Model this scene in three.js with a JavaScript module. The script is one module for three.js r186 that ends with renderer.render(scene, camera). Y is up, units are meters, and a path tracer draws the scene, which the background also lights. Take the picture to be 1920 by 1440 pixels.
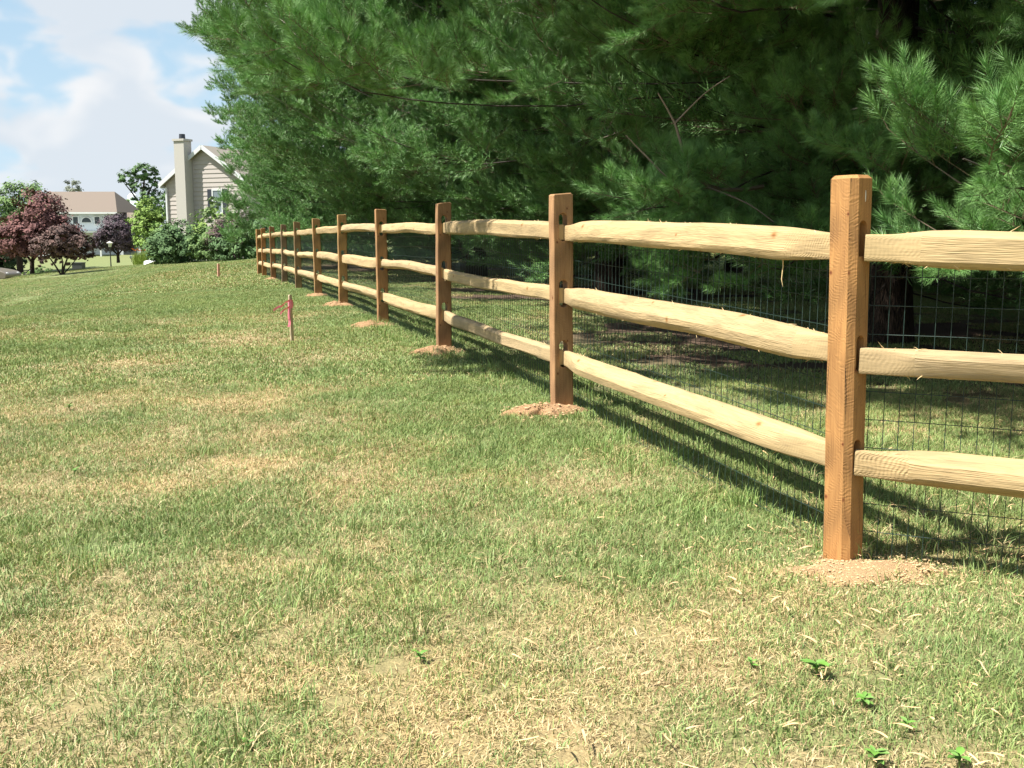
import * as THREE from 'three';
import { mergeGeometries, mergeVertices, toCreasedNormals } from 'three/addons/utils/BufferGeometryUtils.js';
import { Brush, Evaluator, SUBTRACTION } from 'three-bvh-csg';
import { ImprovedNoise } from 'three/addons/math/ImprovedNoise.js';

// ---------------------------------------------------------------- camera, sky, sun, exposure
const scene = new THREE.Scene();
const camera = new THREE.PerspectiveCamera(40.7, 1024 / 768, 0.05, 2500);
camera.position.set(0, 1.17, 0);
camera.rotation.x = THREE.MathUtils.degToRad(-8.21);
camera.updateMatrixWorld();

const EXPOSURE = 2.2;
const SUN_DIR = new THREE.Vector3(-0.6, 1, 0.19).normalize();
const sun = new THREE.DirectionalLight(new THREE.Color().setRGB(1.0, 0.95, 0.86), 5);
sun.position.copy(SUN_DIR).multiplyScalar(80);
sun.target.position.set(0, 0, -20);
sun.position.add(sun.target.position);
sun.castShadow = true;
sun.shadow.mapSize.set(4096, 4096);
Object.assign(sun.shadow.camera, { left: -60, right: 60, top: 60, bottom: -60, near: 1, far: 260 });
sun.shadow.radius = 1;
scene.add(sun, sun.target);

const noise3 = new ImprovedNoise();
const N3 = (x, y, z) => noise3.noise(x, y, z);
const sm = (a, b, x) => { const t = Math.min(1, Math.max(0, (x - a) / (b - a))); return t * t * (3 - 2 * t); };
const mix = (a, b, t) => a + (b - a) * t;

function makeSky() {
  const W = 3072, H = 1536, data = new Float32Array(W * H * 4);
  const fbm = (x, y, z, oct) => { let s = 0, a = 0.5, f = 1; for (let i = 0; i < oct; i++) { s += a * N3(x * f, y * f, z * f); a *= 0.52; f *= 2.07; } return s; };
  const ground = [0.16, 0.17, 0.10];
  for (let j = 0; j < H; j++) {
    const el = ((j + 0.5) / H - 0.5) * Math.PI, sy = Math.sin(el), cy = Math.cos(el);
    for (let i = 0; i < W; i++) {
      const k = (j * W + i) * 4;
      if (el < -0.02) { data[k] = ground[0]; data[k + 1] = ground[1]; data[k + 2] = ground[2]; data[k + 3] = 1; continue; }
      const az = ((i + 0.5) / W - 0.5) * 2 * Math.PI, dx = cy * Math.cos(az), dz = cy * Math.sin(az);
      const up = Math.max(0, sy), g = Math.pow(up, 0.75);
      let r = mix(0.66, 0.1, g), gg = mix(0.91, 0.27, g), b = mix(1.06, 0.62, g);
      // cumulus: lumps seen from the side low down, from below overhead
      const q = 8.0, X = dx * q + 11.3, Y = up * q * 2.1 + 4.85, Z = dz * q + 3.65;
      const wx = 0.25 * N3(X * 1.7, Y * 1.7, Z * 1.7), wy = 0.25 * N3(X * 1.7 + 31, Y * 1.7, Z * 1.7);
      const d = fbm(X + wx, Y + wy, Z, 6) + 0.5 * fbm(X * 0.42 + 7, Y * 0.42, Z * 0.42, 2) + 0.22 - 0.28 * up;
      const cover = sm(-0.07, 0.16, d);
      if (cover > 0) {
        const d2 = fbm(X + wx - 0.1, Y + wy + 0.34, Z, 4) + 0.5 * fbm(X * 0.42 + 7, Y * 0.42 + 0.14, Z * 0.42, 2) + 0.22 - 0.28 * up;
        const thick = sm(-0.05, 0.42, d2 + 0.16);
        const cr = mix(1.0, 0.76, thick), cg = mix(1.0, 0.83, thick), cb = mix(1.01, 0.91, thick);
        r = mix(r, cr, cover); gg = mix(gg, cg, cover); b = mix(b, cb, cover);
      }
      const h = Math.exp(-up * 9) * 0.3;
      r = mix(r, 0.80, h); gg = mix(gg, 0.90, h); b = mix(b, 0.96, h);
      data[k] = r * 0.44; data[k + 1] = gg * 0.44; data[k + 2] = b * 0.44; data[k + 3] = 1;
    }
  }
  const t = new THREE.DataTexture(data, W, H, THREE.RGBAFormat, THREE.FloatType);
  t.mapping = THREE.EquirectangularReflectionMapping; t.magFilter = t.minFilter = THREE.LinearFilter; t.needsUpdate = true;
  return t;
}
const skyTexture = makeSky();
scene.background = skyTexture;
scene.environment = skyTexture;

const renderer = new THREE.WebGLRenderer({ antialias: true });
renderer.setSize(1024, 768);
renderer.toneMapping = THREE.LinearToneMapping;
renderer.toneMappingExposure = EXPOSURE;
renderer.shadowMap.enabled = true;

// ---------------------------------------------------------------- helpers
function rngOf(seed) { let a = seed >>> 0; return () => { a = (a + 0x6D2B79F5) | 0; let t = Math.imul(a ^ (a >>> 15), 1 | a); t = (t + Math.imul(t ^ (t >>> 7), 61 | t)) ^ t; return ((t ^ (t >>> 14)) >>> 0) / 4294967296; }; }
const fbm2 = (x, y, oct = 4, seed = 0) => { let s = 0, a = 0.5, f = 1; for (let i = 0; i < oct; i++) { s += a * N3(x * f + seed * 17.3, y * f - seed * 5.1, seed * 3.7 + 0.5); a *= 0.5; f *= 2.03; } return s; };
const V = (x, y, z) => new THREE.Vector3(x, y, z);
const taken = {};
function numbered(n) { const k = taken[n] = (taken[n] ?? -1) + 1; return k ? `${n}_${String(k).padStart(3, '0')}` : n; }
function put(o, parent = scene) { o.castShadow = o.receiveShadow = true; parent.add(o); return o; }
function part(name, geo, mat, parent) { const m = new THREE.Mesh(geo, mat); m.name = name; return put(m, parent); }
function tag(o, label, category, group) { o.userData.label = label; o.userData.category = category; if (group) o.userData.group = group; return o; }
function thing(name, label, category, group, pos = [0, 0, 0], turn = 0) { const g = new THREE.Group(); g.name = numbered(name); g.position.set(...pos); g.rotation.y = turn; tag(g, label, category, group); scene.add(g); return g; }
function struct(name, geo, mat) { const m = new THREE.Mesh(geo, mat); m.name = name; m.userData.kind = 'structure'; return put(m); }
const lin = (r, g, b) => new THREE.Color().setRGB(r, g, b);
const std = (c, rough = 0.8, more = {}) => new THREE.MeshStandardMaterial({ color: lin(...c), roughness: rough, ...more });
const box = (w, h, d, x = 0, y = 0, z = 0) => new THREE.BoxGeometry(w, h, d).translate(x, y, z);

function geoFrom(pos, col, idx, nor, uv) {
  const g = new THREE.BufferGeometry();
  g.setAttribute('position', new THREE.BufferAttribute(new Float32Array(pos), 3));
  if (col) g.setAttribute('color', new THREE.BufferAttribute(new Float32Array(col), 3));
  if (nor) g.setAttribute('normal', new THREE.BufferAttribute(new Float32Array(nor), 3));
  if (uv) g.setAttribute('uv', new THREE.BufferAttribute(new Float32Array(uv), 2));
  if (idx) g.setIndex(idx);
  return g;
}
// uv in metres by the face's main direction (own axes of the piece)
function boxUV(g0) {
  const g = g0.index ? g0.toNonIndexed() : g0;
  g.computeVertexNormals();
  const p = g.attributes.position, uv = new Float32Array(p.count * 2), a = V(), b = V(), c = V();
  for (let i = 0; i < p.count; i += 3) {
    a.fromBufferAttribute(p, i); b.fromBufferAttribute(p, i + 1); c.fromBufferAttribute(p, i + 2);
    const n = b.clone().sub(a).cross(c.clone().sub(a)), ax = Math.abs(n.x), ay = Math.abs(n.y), az = Math.abs(n.z);
    [a, b, c].forEach((q, k) => {
      const [u, v] = ay > ax && ay > az ? [q.x, q.z] : ax > az ? [q.z + 0.31, q.y] : [q.x, q.y];
      uv[(i + k) * 2] = u; uv[(i + k) * 2 + 1] = v;
    });
  }
  g.setAttribute('uv', new THREE.BufferAttribute(uv, 2));
  return g;
}
// a tapered tube through points with a radius at each
function tube(points, radii, sides = 6, capped = true) {
  const n = points.length, pos = [], idx = [], uv = [];
  const up = V(0, 1, 0), t = V(), s = V(), w = V();
  let run = 0;
  for (let i = 0; i < n; i++) {
    t.copy(points[Math.min(n - 1, i + 1)]).sub(points[Math.max(0, i - 1)]).normalize();
    s.crossVectors(Math.abs(t.y) > 0.95 ? V(1, 0, 0) : up, t).normalize(); w.crossVectors(t, s);
    if (i) run += points[i].distanceTo(points[i - 1]);
    for (let k = 0; k <= sides; k++) {
      const a = k / sides * Math.PI * 2, r = radii[i];
      pos.push(points[i].x + (s.x * Math.cos(a) + w.x * Math.sin(a)) * r, points[i].y + (s.y * Math.cos(a) + w.y * Math.sin(a)) * r, points[i].z + (s.z * Math.cos(a) + w.z * Math.sin(a)) * r);
      uv.push(k / sides * radii[0] * 6, run);
    }
  }
  for (let i = 0; i < n - 1; i++) for (let k = 0; k < sides; k++) {
    const a = i * (sides + 1) + k, b = a + sides + 1;
    idx.push(a, b, a + 1, b, b + 1, a + 1);
  }
  if (capped) for (const [i, flip] of [[0, false], [n - 1, true]]) {
    const c = pos.length / 3; pos.push(points[i].x, points[i].y, points[i].z); uv.push(0, run);
    for (let k = 0; k < sides; k++) { const a = i * (sides + 1) + k; flip ? idx.push(c, a, a + 1) : idx.push(c, a + 1, a); }
  }
  const g = geoFrom(pos, null, idx, null, uv); g.computeVertexNormals(); return g;
}
function dataTex(w, h, fn, srgb = true) {
  const d = new Uint8Array(w * h * 4);
  for (let j = 0; j < h; j++) for (let i = 0; i < w; i++) { const c = fn(i / w, j / h, i, j), k = (j * w + i) * 4; for (let q = 0; q < 3; q++) d[k + q] = Math.max(0, Math.min(255, Math.round(c[q] * 255))); d[k + 3] = 255; }
  const t = new THREE.DataTexture(d, w, h); t.wrapS = t.wrapT = THREE.RepeatWrapping; t.magFilter = THREE.LinearFilter; t.minFilter = THREE.LinearMipmapLinearFilter; t.generateMipmaps = true;
  if (srgb) t.colorSpace = THREE.SRGBColorSpace; t.needsUpdate = true; return t;
}
// periodic noise on a unit square
const per = (u, v, fu, fv, s) => { const a = u * Math.PI * 2, b = v * Math.PI * 2; return N3(Math.cos(a) * fu + s, Math.sin(a) * fu + Math.cos(b) * fv, Math.sin(b) * fv - s) ; };

// ---------------------------------------------------------------- terrain
const CTRL = [[-2, 1, 0], [2, 1, 0], [0, -2.4, 0], [-3, -4, 0], [1.184, -3.594, 0], [4.5, -2, 0], [6, -6, 0.08], [-3, -7, 0.03],
  [0.309, -6.357, 0.085], [-0.616, -9.294, 0.128], [-1.517, -12.144, 0.115], [-2.463, -15.14, 0.137], [-3.347, -17.931, 0.122], [-4.312, -20.985, 0.092], [-5.212, -23.835, 0.075], [-6.133, -26.743, 0.042], [-7.062, -29.68, 0.009], [-7.635, -31.48, -0.02],
  [3.67, -10.4, 0.1], [1.78, -18.9, 0.1], [12, -14, 0.1], [-6, -12, 0.02], [-10, -20, -0.28], [-17, -35, -1.4], [-11.5, -35, -0.1], [-11.8, -45, 0.03], [0, -36, 0.05], [14, -40, 0.1],
  [-34, -70, -1.9], [-31.5, -62, -1.8], [-27, -50, -1.6], [-28.7, -62, -1.2], [-25, -58, -1.05], [-37, -95, -1.62], [-34, -90, -1.2], [-21, -72, -0.7], [-19, -61, -0.45], [-40, -102, -0.75], [-6, -70, 0], [40, -70, 0.2], [-14, -5, -0.15], [-30, -30, -2.2], [-45, -45, -1.9],
  [-120, -160, -0.8], [0, -160, 0], [120, -120, 0.3], [90, 20, 0], [-90, 20, -2], [0, 60, 0]];
const groundY = (() => {
  const n = CTRL.length, M = n + 3, A = [];
  const U = (r2) => r2 < 1e-9 ? 0 : 0.5 * r2 * Math.log(r2);
  for (let i = 0; i < M; i++) A.push(new Float64Array(M + 1));
  for (let i = 0; i < n; i++) {
    for (let j = 0; j < n; j++) A[i][j] = U((CTRL[i][0] - CTRL[j][0]) ** 2 + (CTRL[i][1] - CTRL[j][1]) ** 2) + (i === j ? 0.6 : 0);
    A[i][n] = A[n][i] = 1; A[i][n + 1] = A[n + 1][i] = CTRL[i][0]; A[i][n + 2] = A[n + 2][i] = CTRL[i][1]; A[i][M] = CTRL[i][2];
  }
  for (let c = 0; c < M; c++) {
    let p = c; for (let r = c + 1; r < M; r++) if (Math.abs(A[r][c]) > Math.abs(A[p][c])) p = r;
    [A[c], A[p]] = [A[p], A[c]];
    for (let r = 0; r < M; r++) if (r !== c) { const k = A[r][c] / A[c][c]; if (k) for (let q = c; q <= M; q++) A[r][q] -= k * A[c][q]; }
  }
  const w = A.map((row, i) => row[M] / row[i]);
  return (x, z) => {
    const far = sm(130, 260, Math.hypot(x, z));
    let s = w[n] + w[n + 1] * x + w[n + 2] * z;
    for (let i = 0; i < n; i++) s += w[i] * U((x - CTRL[i][0]) ** 2 + (z - CTRL[i][1]) ** 2);
    s = mix(s, -0.6, far);
    return s + 0.012 * N3(x * 0.9, 0.3, z * 0.9) + 0.006 * N3(x * 2.6, 7.3, z * 2.6);
  };
})();

// fence line: from the corner post back
const CORNER = V(1.184, 0, -3.594), BACK = V(-0.3007, 0, -0.9537), OUT = V(0.9537, 0, -0.3007), ACROSS = V(0.9, 0, 0.436).normalize();
const ACROSS_OUT = V(0.436, 0, -0.9).normalize();
const fenceSide = (x, z) => (x - CORNER.x) * OUT.x + (z - CORNER.z) * OUT.z;      // > 0: towards the pines
const fenceRun = (x, z) => (x - CORNER.x) * BACK.x + (z - CORNER.z) * BACK.z;
const spanSide = (x, z) => (x - CORNER.x) * ACROSS_OUT.x + (z - CORNER.z) * ACROSS_OUT.z;

const PINES = [ // x, z, height, reach, first limb height, near detail, seed
  [6.7, -3.6, 13, 5.4, 0.9, 2, 11], [3.75, -10.4, 15, 7.0, 0.85, 2, 22], [1.75, -18.9, 15, 7.4, 0.8, 1, 33], [-0.9, -26.0, 15, 8.0, 0.8, 0, 44], [-3.6, -34.0, 14, 8.0, 0.7, 0, 55], [-6.2, -42.5, 13, 7.2, 0.6, 0, 66],
];
// share of bare needle litter on the ground, 0 in the open lawn
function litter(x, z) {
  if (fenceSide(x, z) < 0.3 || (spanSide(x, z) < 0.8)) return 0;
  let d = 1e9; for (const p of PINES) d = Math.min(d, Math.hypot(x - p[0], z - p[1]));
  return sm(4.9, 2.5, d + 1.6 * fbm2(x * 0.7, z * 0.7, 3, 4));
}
// 0 lush ... 1 straw
function dryness(x, z) {
  const big = fbm2(x * 0.32, z * 0.26, 3, 1), midN = fbm2(x * 1.15 + 0.35 * z, z * 0.9, 3, 2), fine = fbm2(x * 3.4, z * 3.4, 2, 3);
  const d = Math.hypot(x, z);
  let v = 0.36 + 0.9 * big + 0.95 * midN + 0.75 * fine;
  v += 0.16 * sm(-0.1, -1.6, x + 0.05 * z) * sm(14, 4, d) - 0.10 * sm(0.2, 1.2, x) * sm(10, 3, d);
  v -= 0.22 * sm(2.2, 0.2, Math.abs(fenceSide(x, z))) * sm(3, 5, d);
  v = mix(v, 0.36 + 0.5 * big, sm(16, 30, d));
  return Math.min(1, Math.max(0, v));
}
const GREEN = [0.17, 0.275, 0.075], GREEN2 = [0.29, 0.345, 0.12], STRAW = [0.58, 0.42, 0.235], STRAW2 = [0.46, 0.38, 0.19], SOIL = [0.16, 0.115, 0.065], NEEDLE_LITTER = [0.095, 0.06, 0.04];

function groundColor(x, z) {
  const dry = dryness(x, z), l = litter(x, z), d = Math.hypot(x, z);
  const thatch = [mix(0.14, 0.34, dry), mix(0.175, 0.265, dry), mix(0.065, 0.14, dry)];
  const far = sm(18, 42, d);
  const lawn = [mix(0.16, 0.22, dry), mix(0.215, 0.22, dry), mix(0.075, 0.10, dry)];
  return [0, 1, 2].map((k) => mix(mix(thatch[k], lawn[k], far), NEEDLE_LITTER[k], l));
}
{
  const pos = [], col = [], uv = [], idx = [], NA = 300, radii = [];
  for (let r = 0.4; r < 900;) { radii.push(r); r *= r < 12 ? 1.022 : r < 60 ? 1.03 : 1.09; }
  pos.push(0, groundY(0, 0), 0); col.push(...groundColor(0, 0)); uv.push(0, 0);
  // finer to the front than behind the camera
  const angs = []; for (let k = 0; k < NA; k++) { const t = k / NA * 2 - 1; angs.push(Math.PI * (0.32 * t + 0.68 * t ** 3)); }
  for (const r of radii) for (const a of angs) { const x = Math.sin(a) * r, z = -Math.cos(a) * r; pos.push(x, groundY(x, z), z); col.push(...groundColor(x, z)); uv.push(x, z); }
  for (let k = 0; k < NA; k++) idx.push(0, 1 + (k + 1) % NA, 1 + k);
  for (let i = 0; i < radii.length - 1; i++) for (let k = 0; k < NA; k++) { const a = 1 + i * NA + k, b = 1 + i * NA + (k + 1) % NA, c = a + NA, e = b + NA; idx.push(a, b, c, b, e, c); }
  const g = geoFrom(pos, col, idx, null, uv); g.computeVertexNormals();
  const grain = dataTex(512, 512, (u, v) => { const n = 0.5 + 0.5 * per(u, v, 14, 14, 2) + 0.4 * per(u, v, 40, 40, 9); const k = 0.80 + 0.26 * n; return [k, k * 0.985, k * 0.95]; });
  grain.repeat.set(1 / 1.7, 1 / 1.7);
  const bumpT = dataTex(512, 512, (u, v) => { const n = 0.5 + 0.35 * per(u, v, 18, 18, 5) + 0.35 * per(u, v, 60, 60, 3); return [n, n, n]; }, false); bumpT.repeat.set(1 / 1.1, 1 / 1.1);
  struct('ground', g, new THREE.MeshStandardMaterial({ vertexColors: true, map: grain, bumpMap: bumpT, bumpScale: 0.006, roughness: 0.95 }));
}

// ---------------------------------------------------------------- grass
const MOUNDS = []; // filled below before the grass is planted
const POSTS = [ // x, z, base height, height, lean about the line, tint
  [1.184, -3.594, 0.000, 1.36], [0.309, -6.357, 0.085, 1.33], [-0.616, -9.294, 0.128, 1.32], [-1.517, -12.144, 0.11, 1.35], [-2.463, -15.14, 0.137, 1.32], [-3.347, -17.931, 0.122, 1.318], [-4.312, -20.985, 0.092, 1.331], [-5.212, -23.835, 0.075, 1.32], [-6.133, -26.743, 0.042, 1.33], [-7.062, -29.68, 0.009, 1.34], [-7.635, -31.48, -0.02, 1.35]];
MOUNDS.push({ i: 0, dx: 0.08, dz: 0.10, rx: 0.31, rz: 0.17, h: 0.010 }, { i: 1, dx: -0.09, dz: 0.07, rx: 0.25, rz: 0.2, h: 0.042 }, { i: 2, dx: -0.04, dz: 0.06, rx: 0.24, rz: 0.2, h: 0.045 }, { i: 3, dx: -0.10, dz: 0.04, rx: 0.26, rz: 0.24, h: 0.045 }, { i: 4, dx: -0.08, dz: 0.04, rx: 0.24, rz: 0.22, h: 0.05 }, { i: 5, dx: -0.03, dz: 0.04, rx: 0.2, rz: 0.2, h: 0.04 }, { i: 8, dx: -0.05, dz: 0.05, rx: 0.2, rz: 0.22, h: 0.04 });
for (const m of MOUNDS) { m.x = POSTS[m.i][0] + m.dx; m.z = POSTS[m.i][1] + m.dz; }

function bladePatch(seed, size, count, width, hMin, hMax, dry, bendy = 1) {
  const R = rngOf(seed), pos = [], col = [], idx = [];
  for (let i = 0; i < count; i++) {
    const x = (R() - 0.5) * size, z = (R() - 0.5) * size, a = R() * Math.PI * 2, straw = R() < 0.06 + 0.86 * dry;
    const h = mix(hMin, hMax, R() ** 1.4) * (straw ? 0.8 : 1), w = width * (0.7 + 0.6 * R()), lean = (straw ? 0.5 + 1.6 * R() : 0.15 + 0.95 * R()) * bendy, b = R() * Math.PI * 2;
    const ox = Math.cos(b) * lean * h, oz = Math.sin(b) * lean * h, cx = Math.cos(a) * w / 2, cz = Math.sin(a) * w / 2, hh = h / Math.sqrt(1 + lean * lean * 0.6);
    const k = pos.length / 3;
    pos.push(x - cx, -0.012, z - cz, x + cx, -0.012, z + cz, x - cx * 0.8 + ox * 0.36, hh * 0.62, z - cz * 0.8 + oz * 0.36, x + cx * 0.8 + ox * 0.36, hh * 0.62, z + cz * 0.8 + oz * 0.36, x + ox, hh, z + oz);
    idx.push(k, k + 1, k + 2, k + 1, k + 3, k + 2, k + 2, k + 3, k + 4);
    const t = R(), c0 = straw ? STRAW : GREEN, c1 = straw ? STRAW2 : GREEN2, f = 0.78 + 0.44 * R();
    for (let q = 0; q < 5; q++) for (let c = 0; c < 3; c++) col.push(mix(c0[c], c1[c], t) * f);
  }
  const g = geoFrom(pos, col, idx); g.computeVertexNormals(); return g;
}
const bladeMat = new THREE.MeshStandardMaterial({ vertexColors: true, roughness: 0.62, side: THREE.DoubleSide });
const grass = new THREE.Group(); grass.name = 'lawn_grass'; grass.userData = { kind: 'stuff', label: 'mown lawn of patchy green and straw coloured grass', category: 'grass' }; scene.add(grass);
function plantGrass(name, geos, spots, mat) { // geos by dryness class; spots: [x, z, class, scale, tint]
  geos.forEach((g, c) => {
    const s = spots.filter((q) => q[2] === c); if (!s.length) return;
    const im = new THREE.InstancedMesh(g, mat, s.length), o = new THREE.Object3D(); im.name = name; im.userData.kind = 'stuff';
    s.forEach((q, i) => { o.position.set(q[0], groundY(q[0], q[1]), q[1]); const e = 0.4; o.quaternion.setFromUnitVectors(V(0, 1, 0), V(groundY(q[0] - e, q[1]) - groundY(q[0] + e, q[1]), 2 * e, groundY(q[0], q[1] - e) - groundY(q[0], q[1] + e)).normalize()).multiply(new THREE.Quaternion().setFromAxisAngle(V(0, 1, 0), q[5])); o.scale.set(1, q[3], 1); o.updateMatrix(); im.setMatrixAt(i, o.matrix); im.setColorAt(i, lin(q[4][0], q[4][1], q[4][2])); });
    put(im, grass);
  });
}
function grassSpots(step, z0, z1, half, seed, classes) {
  const R = rngOf(seed), out = [];
  for (let z = -z1; z <= -z0; z += step) for (let x = -half(-z); x <= half(-z); x += step) {
    const px = x + (R() - 0.5) * step * 0.5, pz = z + (R() - 0.5) * step * 0.5, d = -pz, rnd = R(), r2 = R(), r3 = R();
    if (d < z0 || d > z1) continue;
    const l = litter(px, pz); if (rnd < l * 0.8) continue;
    if (MOUNDS.some((m) => ((px - m.x) / m.rx) ** 2 + ((pz - m.z) / m.rz) ** 2 < (m.i ? 0.42 : 0.2))) continue;
    const dry = dryness(px, pz), cls = Math.min(classes - 1, Math.floor(dry * classes * 0.999 + (r2 - 0.5) * 0.6 < 0 ? 0 : dry * classes * 0.999 + (r2 - 0.5) * 0.6));
    const f = 0.9 + 0.2 * r3, warm = 0.95 + 0.1 * r2;
    const tall = 0.8 + 0.5 * (1 - dry) * (0.6 + fbm2(px * 1.3, pz * 1.3, 2, 8));
    out.push([px, pz, Math.max(0, Math.min(classes - 1, cls)), tall, [f * warm, f, f * (1.02 - 0.1 * r2)], r3 * 6.28]);
  }
  return out;
}
{
  const C = 6;
  const nearG = [], midG = [], farG = [];
  for (let c = 0; c < C; c++) { const dry = (c + 0.35) / C; nearG.push(bladePatch(100 + c, 0.31, 1150, 0.0029, 0.012, 0.041, dry, 1.35)); midG.push(bladePatch(200 + c, 0.84, 2500, 0.0054, 0.014, 0.038, dry, 1.3)); farG.push(bladePatch(300 + c, 2.35, 3200, 0.015, 0.016, 0.04, dry, 1.3)); }
  plantGrass('near_turf', nearG, grassSpots(0.23, 0.5, 7.6, (d) => 0.62 * d + 2.4, 5, C), bladeMat);
  plantGrass('middle_turf', midG, grassSpots(0.57, 7.4, 22, (d) => 0.62 * d + 3, 6, C), bladeMat);
  plantGrass('distant_turf', farG, grassSpots(1.55, 21.5, 75, (d) => 0.62 * d + 5, 7, C), bladeMat);
  // taller clumps that the mower missed
  const R = rngOf(77), tallG = [bladePatch(401, 0.14, 70, 0.0032, 0.045, 0.105, 0.12, 0.8), bladePatch(402, 0.12, 55, 0.0032, 0.045, 0.12, 0.4, 1.0)], spots = [];
  for (let i = 0; i < 200; i++) { const d = 1.8 + 12 * R() ** 1.5, x = (R() * 2 - 1) * 0.6 * d, z = -d; if (litter(x, z) > 0.4 || dryness(x, z) > 0.62) continue; spots.push([x, z, R() < 0.5 ? 0 : 1, 0.55 + 0.5 * R(), [1, 1, 1], R() * 6.28]); }
  for (let i = 0; i < 150; i++) { const s = R() * 10, o = (R() - 0.35) * 0.7, x = CORNER.x + BACK.x * s + OUT.x * o, z = CORNER.z + BACK.z * s + OUT.z * o; spots.push([x, z, i % 2, 0.6 + 0.7 * R(), [0.95, 1.05, 0.9], R() * 6.28]); }
  for (let i = 0; i < 60; i++) { const s = R() * 2.5, o = R() * 1.2, x = CORNER.x + ACROSS.x * s + ACROSS_OUT.x * o, z = CORNER.z + ACROSS.z * s + ACROSS_OUT.z * o; spots.push([x, z, i % 2, 0.6 + 0.8 * R(), [1, 1, 1], R() * 6.28]); }
  plantGrass('long_grass', tallG, spots, bladeMat);
}

// ---------------------------------------------------------------- soil and sawdust heaps at the posts
const crumbT = dataTex(256, 256, (u, v) => { const n = 0.5 + 0.5 * per(u, v, 10, 10, 4) + 0.45 * per(u, v, 34, 34, 6); const k = 0.72 + 0.3 * n; return [k, k * (0.96 + 0.05 * per(u, v, 20, 20, 7)), k * 0.93]; });
crumbT.repeat.set(3, 3);
const crumbB = dataTex(256, 256, (u, v) => { const n = 0.5 + 0.4 * per(u, v, 22, 22, 14) + 0.4 * per(u, v, 50, 50, 16); return [n, n, n]; }, false); crumbB.repeat.set(3, 3);
const soilMat = new THREE.MeshStandardMaterial({ color: lin(0.52, 0.345, 0.19), map: crumbT, bumpMap: crumbB, bumpScale: 0.012, roughness: 0.95 });
const dustMat = new THREE.MeshStandardMaterial({ color: lin(0.56, 0.40, 0.22), map: crumbT, bumpMap: crumbB, bumpScale: 0.01, roughness: 0.95 });
const crumbMats = [std([0.54, 0.39, 0.215], 0.95), std([0.48, 0.32, 0.18], 0.95)];
const ORD = ['corner', 'second', 'third', 'fourth', 'fifth', 'sixth', 'seventh', 'eighth', 'ninth', 'tenth', 'eleventh'];
MOUNDS.forEach((m, mi) => {
  const R = rngOf(900 + mi), NR = 22, NA = 72, pos = [], uv = [], idx = [], y0 = groundY(m.x, m.z);
  for (let i = 0; i <= NR; i++) for (let k = 0; k < NA; k++) {
    const a = k / NA * Math.PI * 2, t = i / NR, edge = 0.95 + 0.75 * N3(Math.cos(a) * 1.7 + mi * 7, Math.sin(a) * 1.7, 2.2) + 0.34 * N3(Math.cos(a) * 5, Math.sin(a) * 5, mi);
    const lx = Math.cos(a) * m.rx * t * edge, lz = Math.sin(a) * m.rz * t * edge, x = m.x + lx, z = m.z + lz;
    const lump = 0.5 + 0.7 * N3(x * 9, mi, z * 9) + 0.35 * N3(x * 26, mi + 3, z * 26);
    const y = groundY(x, z) - y0 + (1 - t * t) * m.h * (0.55 + 0.75 * lump) + 0.012 - 0.03 * t ** 6;
    pos.push(lx, y, lz); uv.push(x, z);
  }
  for (let i = 0; i < NR; i++) for (let k = 0; k < NA; k++) { const a = i * NA + k, b = i * NA + (k + 1) % NA; idx.push(a, b, a + NA, b, b + NA, a + NA); }
  const g = geoFrom(pos, null, idx, null, uv); g.computeVertexNormals();
  const th = thing(mi === 0 ? 'sawdust_heap' : 'soil_mound', mi === 0 ? 'thin spread of pale sawdust round the foot of the corner fence post' : `low tan soil mound round the ${ORD[m.i]} fence post, counted from the corner`, mi === 0 ? 'sawdust' : 'soil mound', mi ? 'soil mounds at the fence posts' : null, [m.x, y0, m.z]);
  part('heap', g, mi === 0 ? dustMat : soilMat, th);
  // loose crumbs over and round it
  const cr = [], base = new THREE.IcosahedronGeometry(1, 0);
  for (let i = 0; i < (m.i === 0 ? 520 : m.i < 4 ? 150 : 40); i++) {
    const a = R() * 6.283, t = Math.sqrt(R()) * (1 + 0.7 * R() * R()), lx = Math.cos(a) * m.rx * t, lz = Math.sin(a) * m.rz * t, s = (mi ? 0.003 + 0.006 * R() ** 2 : 0.0015 + 0.0025 * R());
    const c = base.clone().scale(s * (1 + R()), s * 0.8, s * (1 + R())).rotateY(R() * 6).translate(lx, groundY(m.x + lx, m.z + lz) - y0 + Math.max(0.012, (1 - t * t) * m.h * 1.1 + 0.012), lz); cr.push(c);
  }
  const cm = part('crumbs', mergeGeometries(cr), mi === 0 ? crumbMats[0] : crumbMats[1], th); cm.userData.kind = 'stuff';
});

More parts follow.
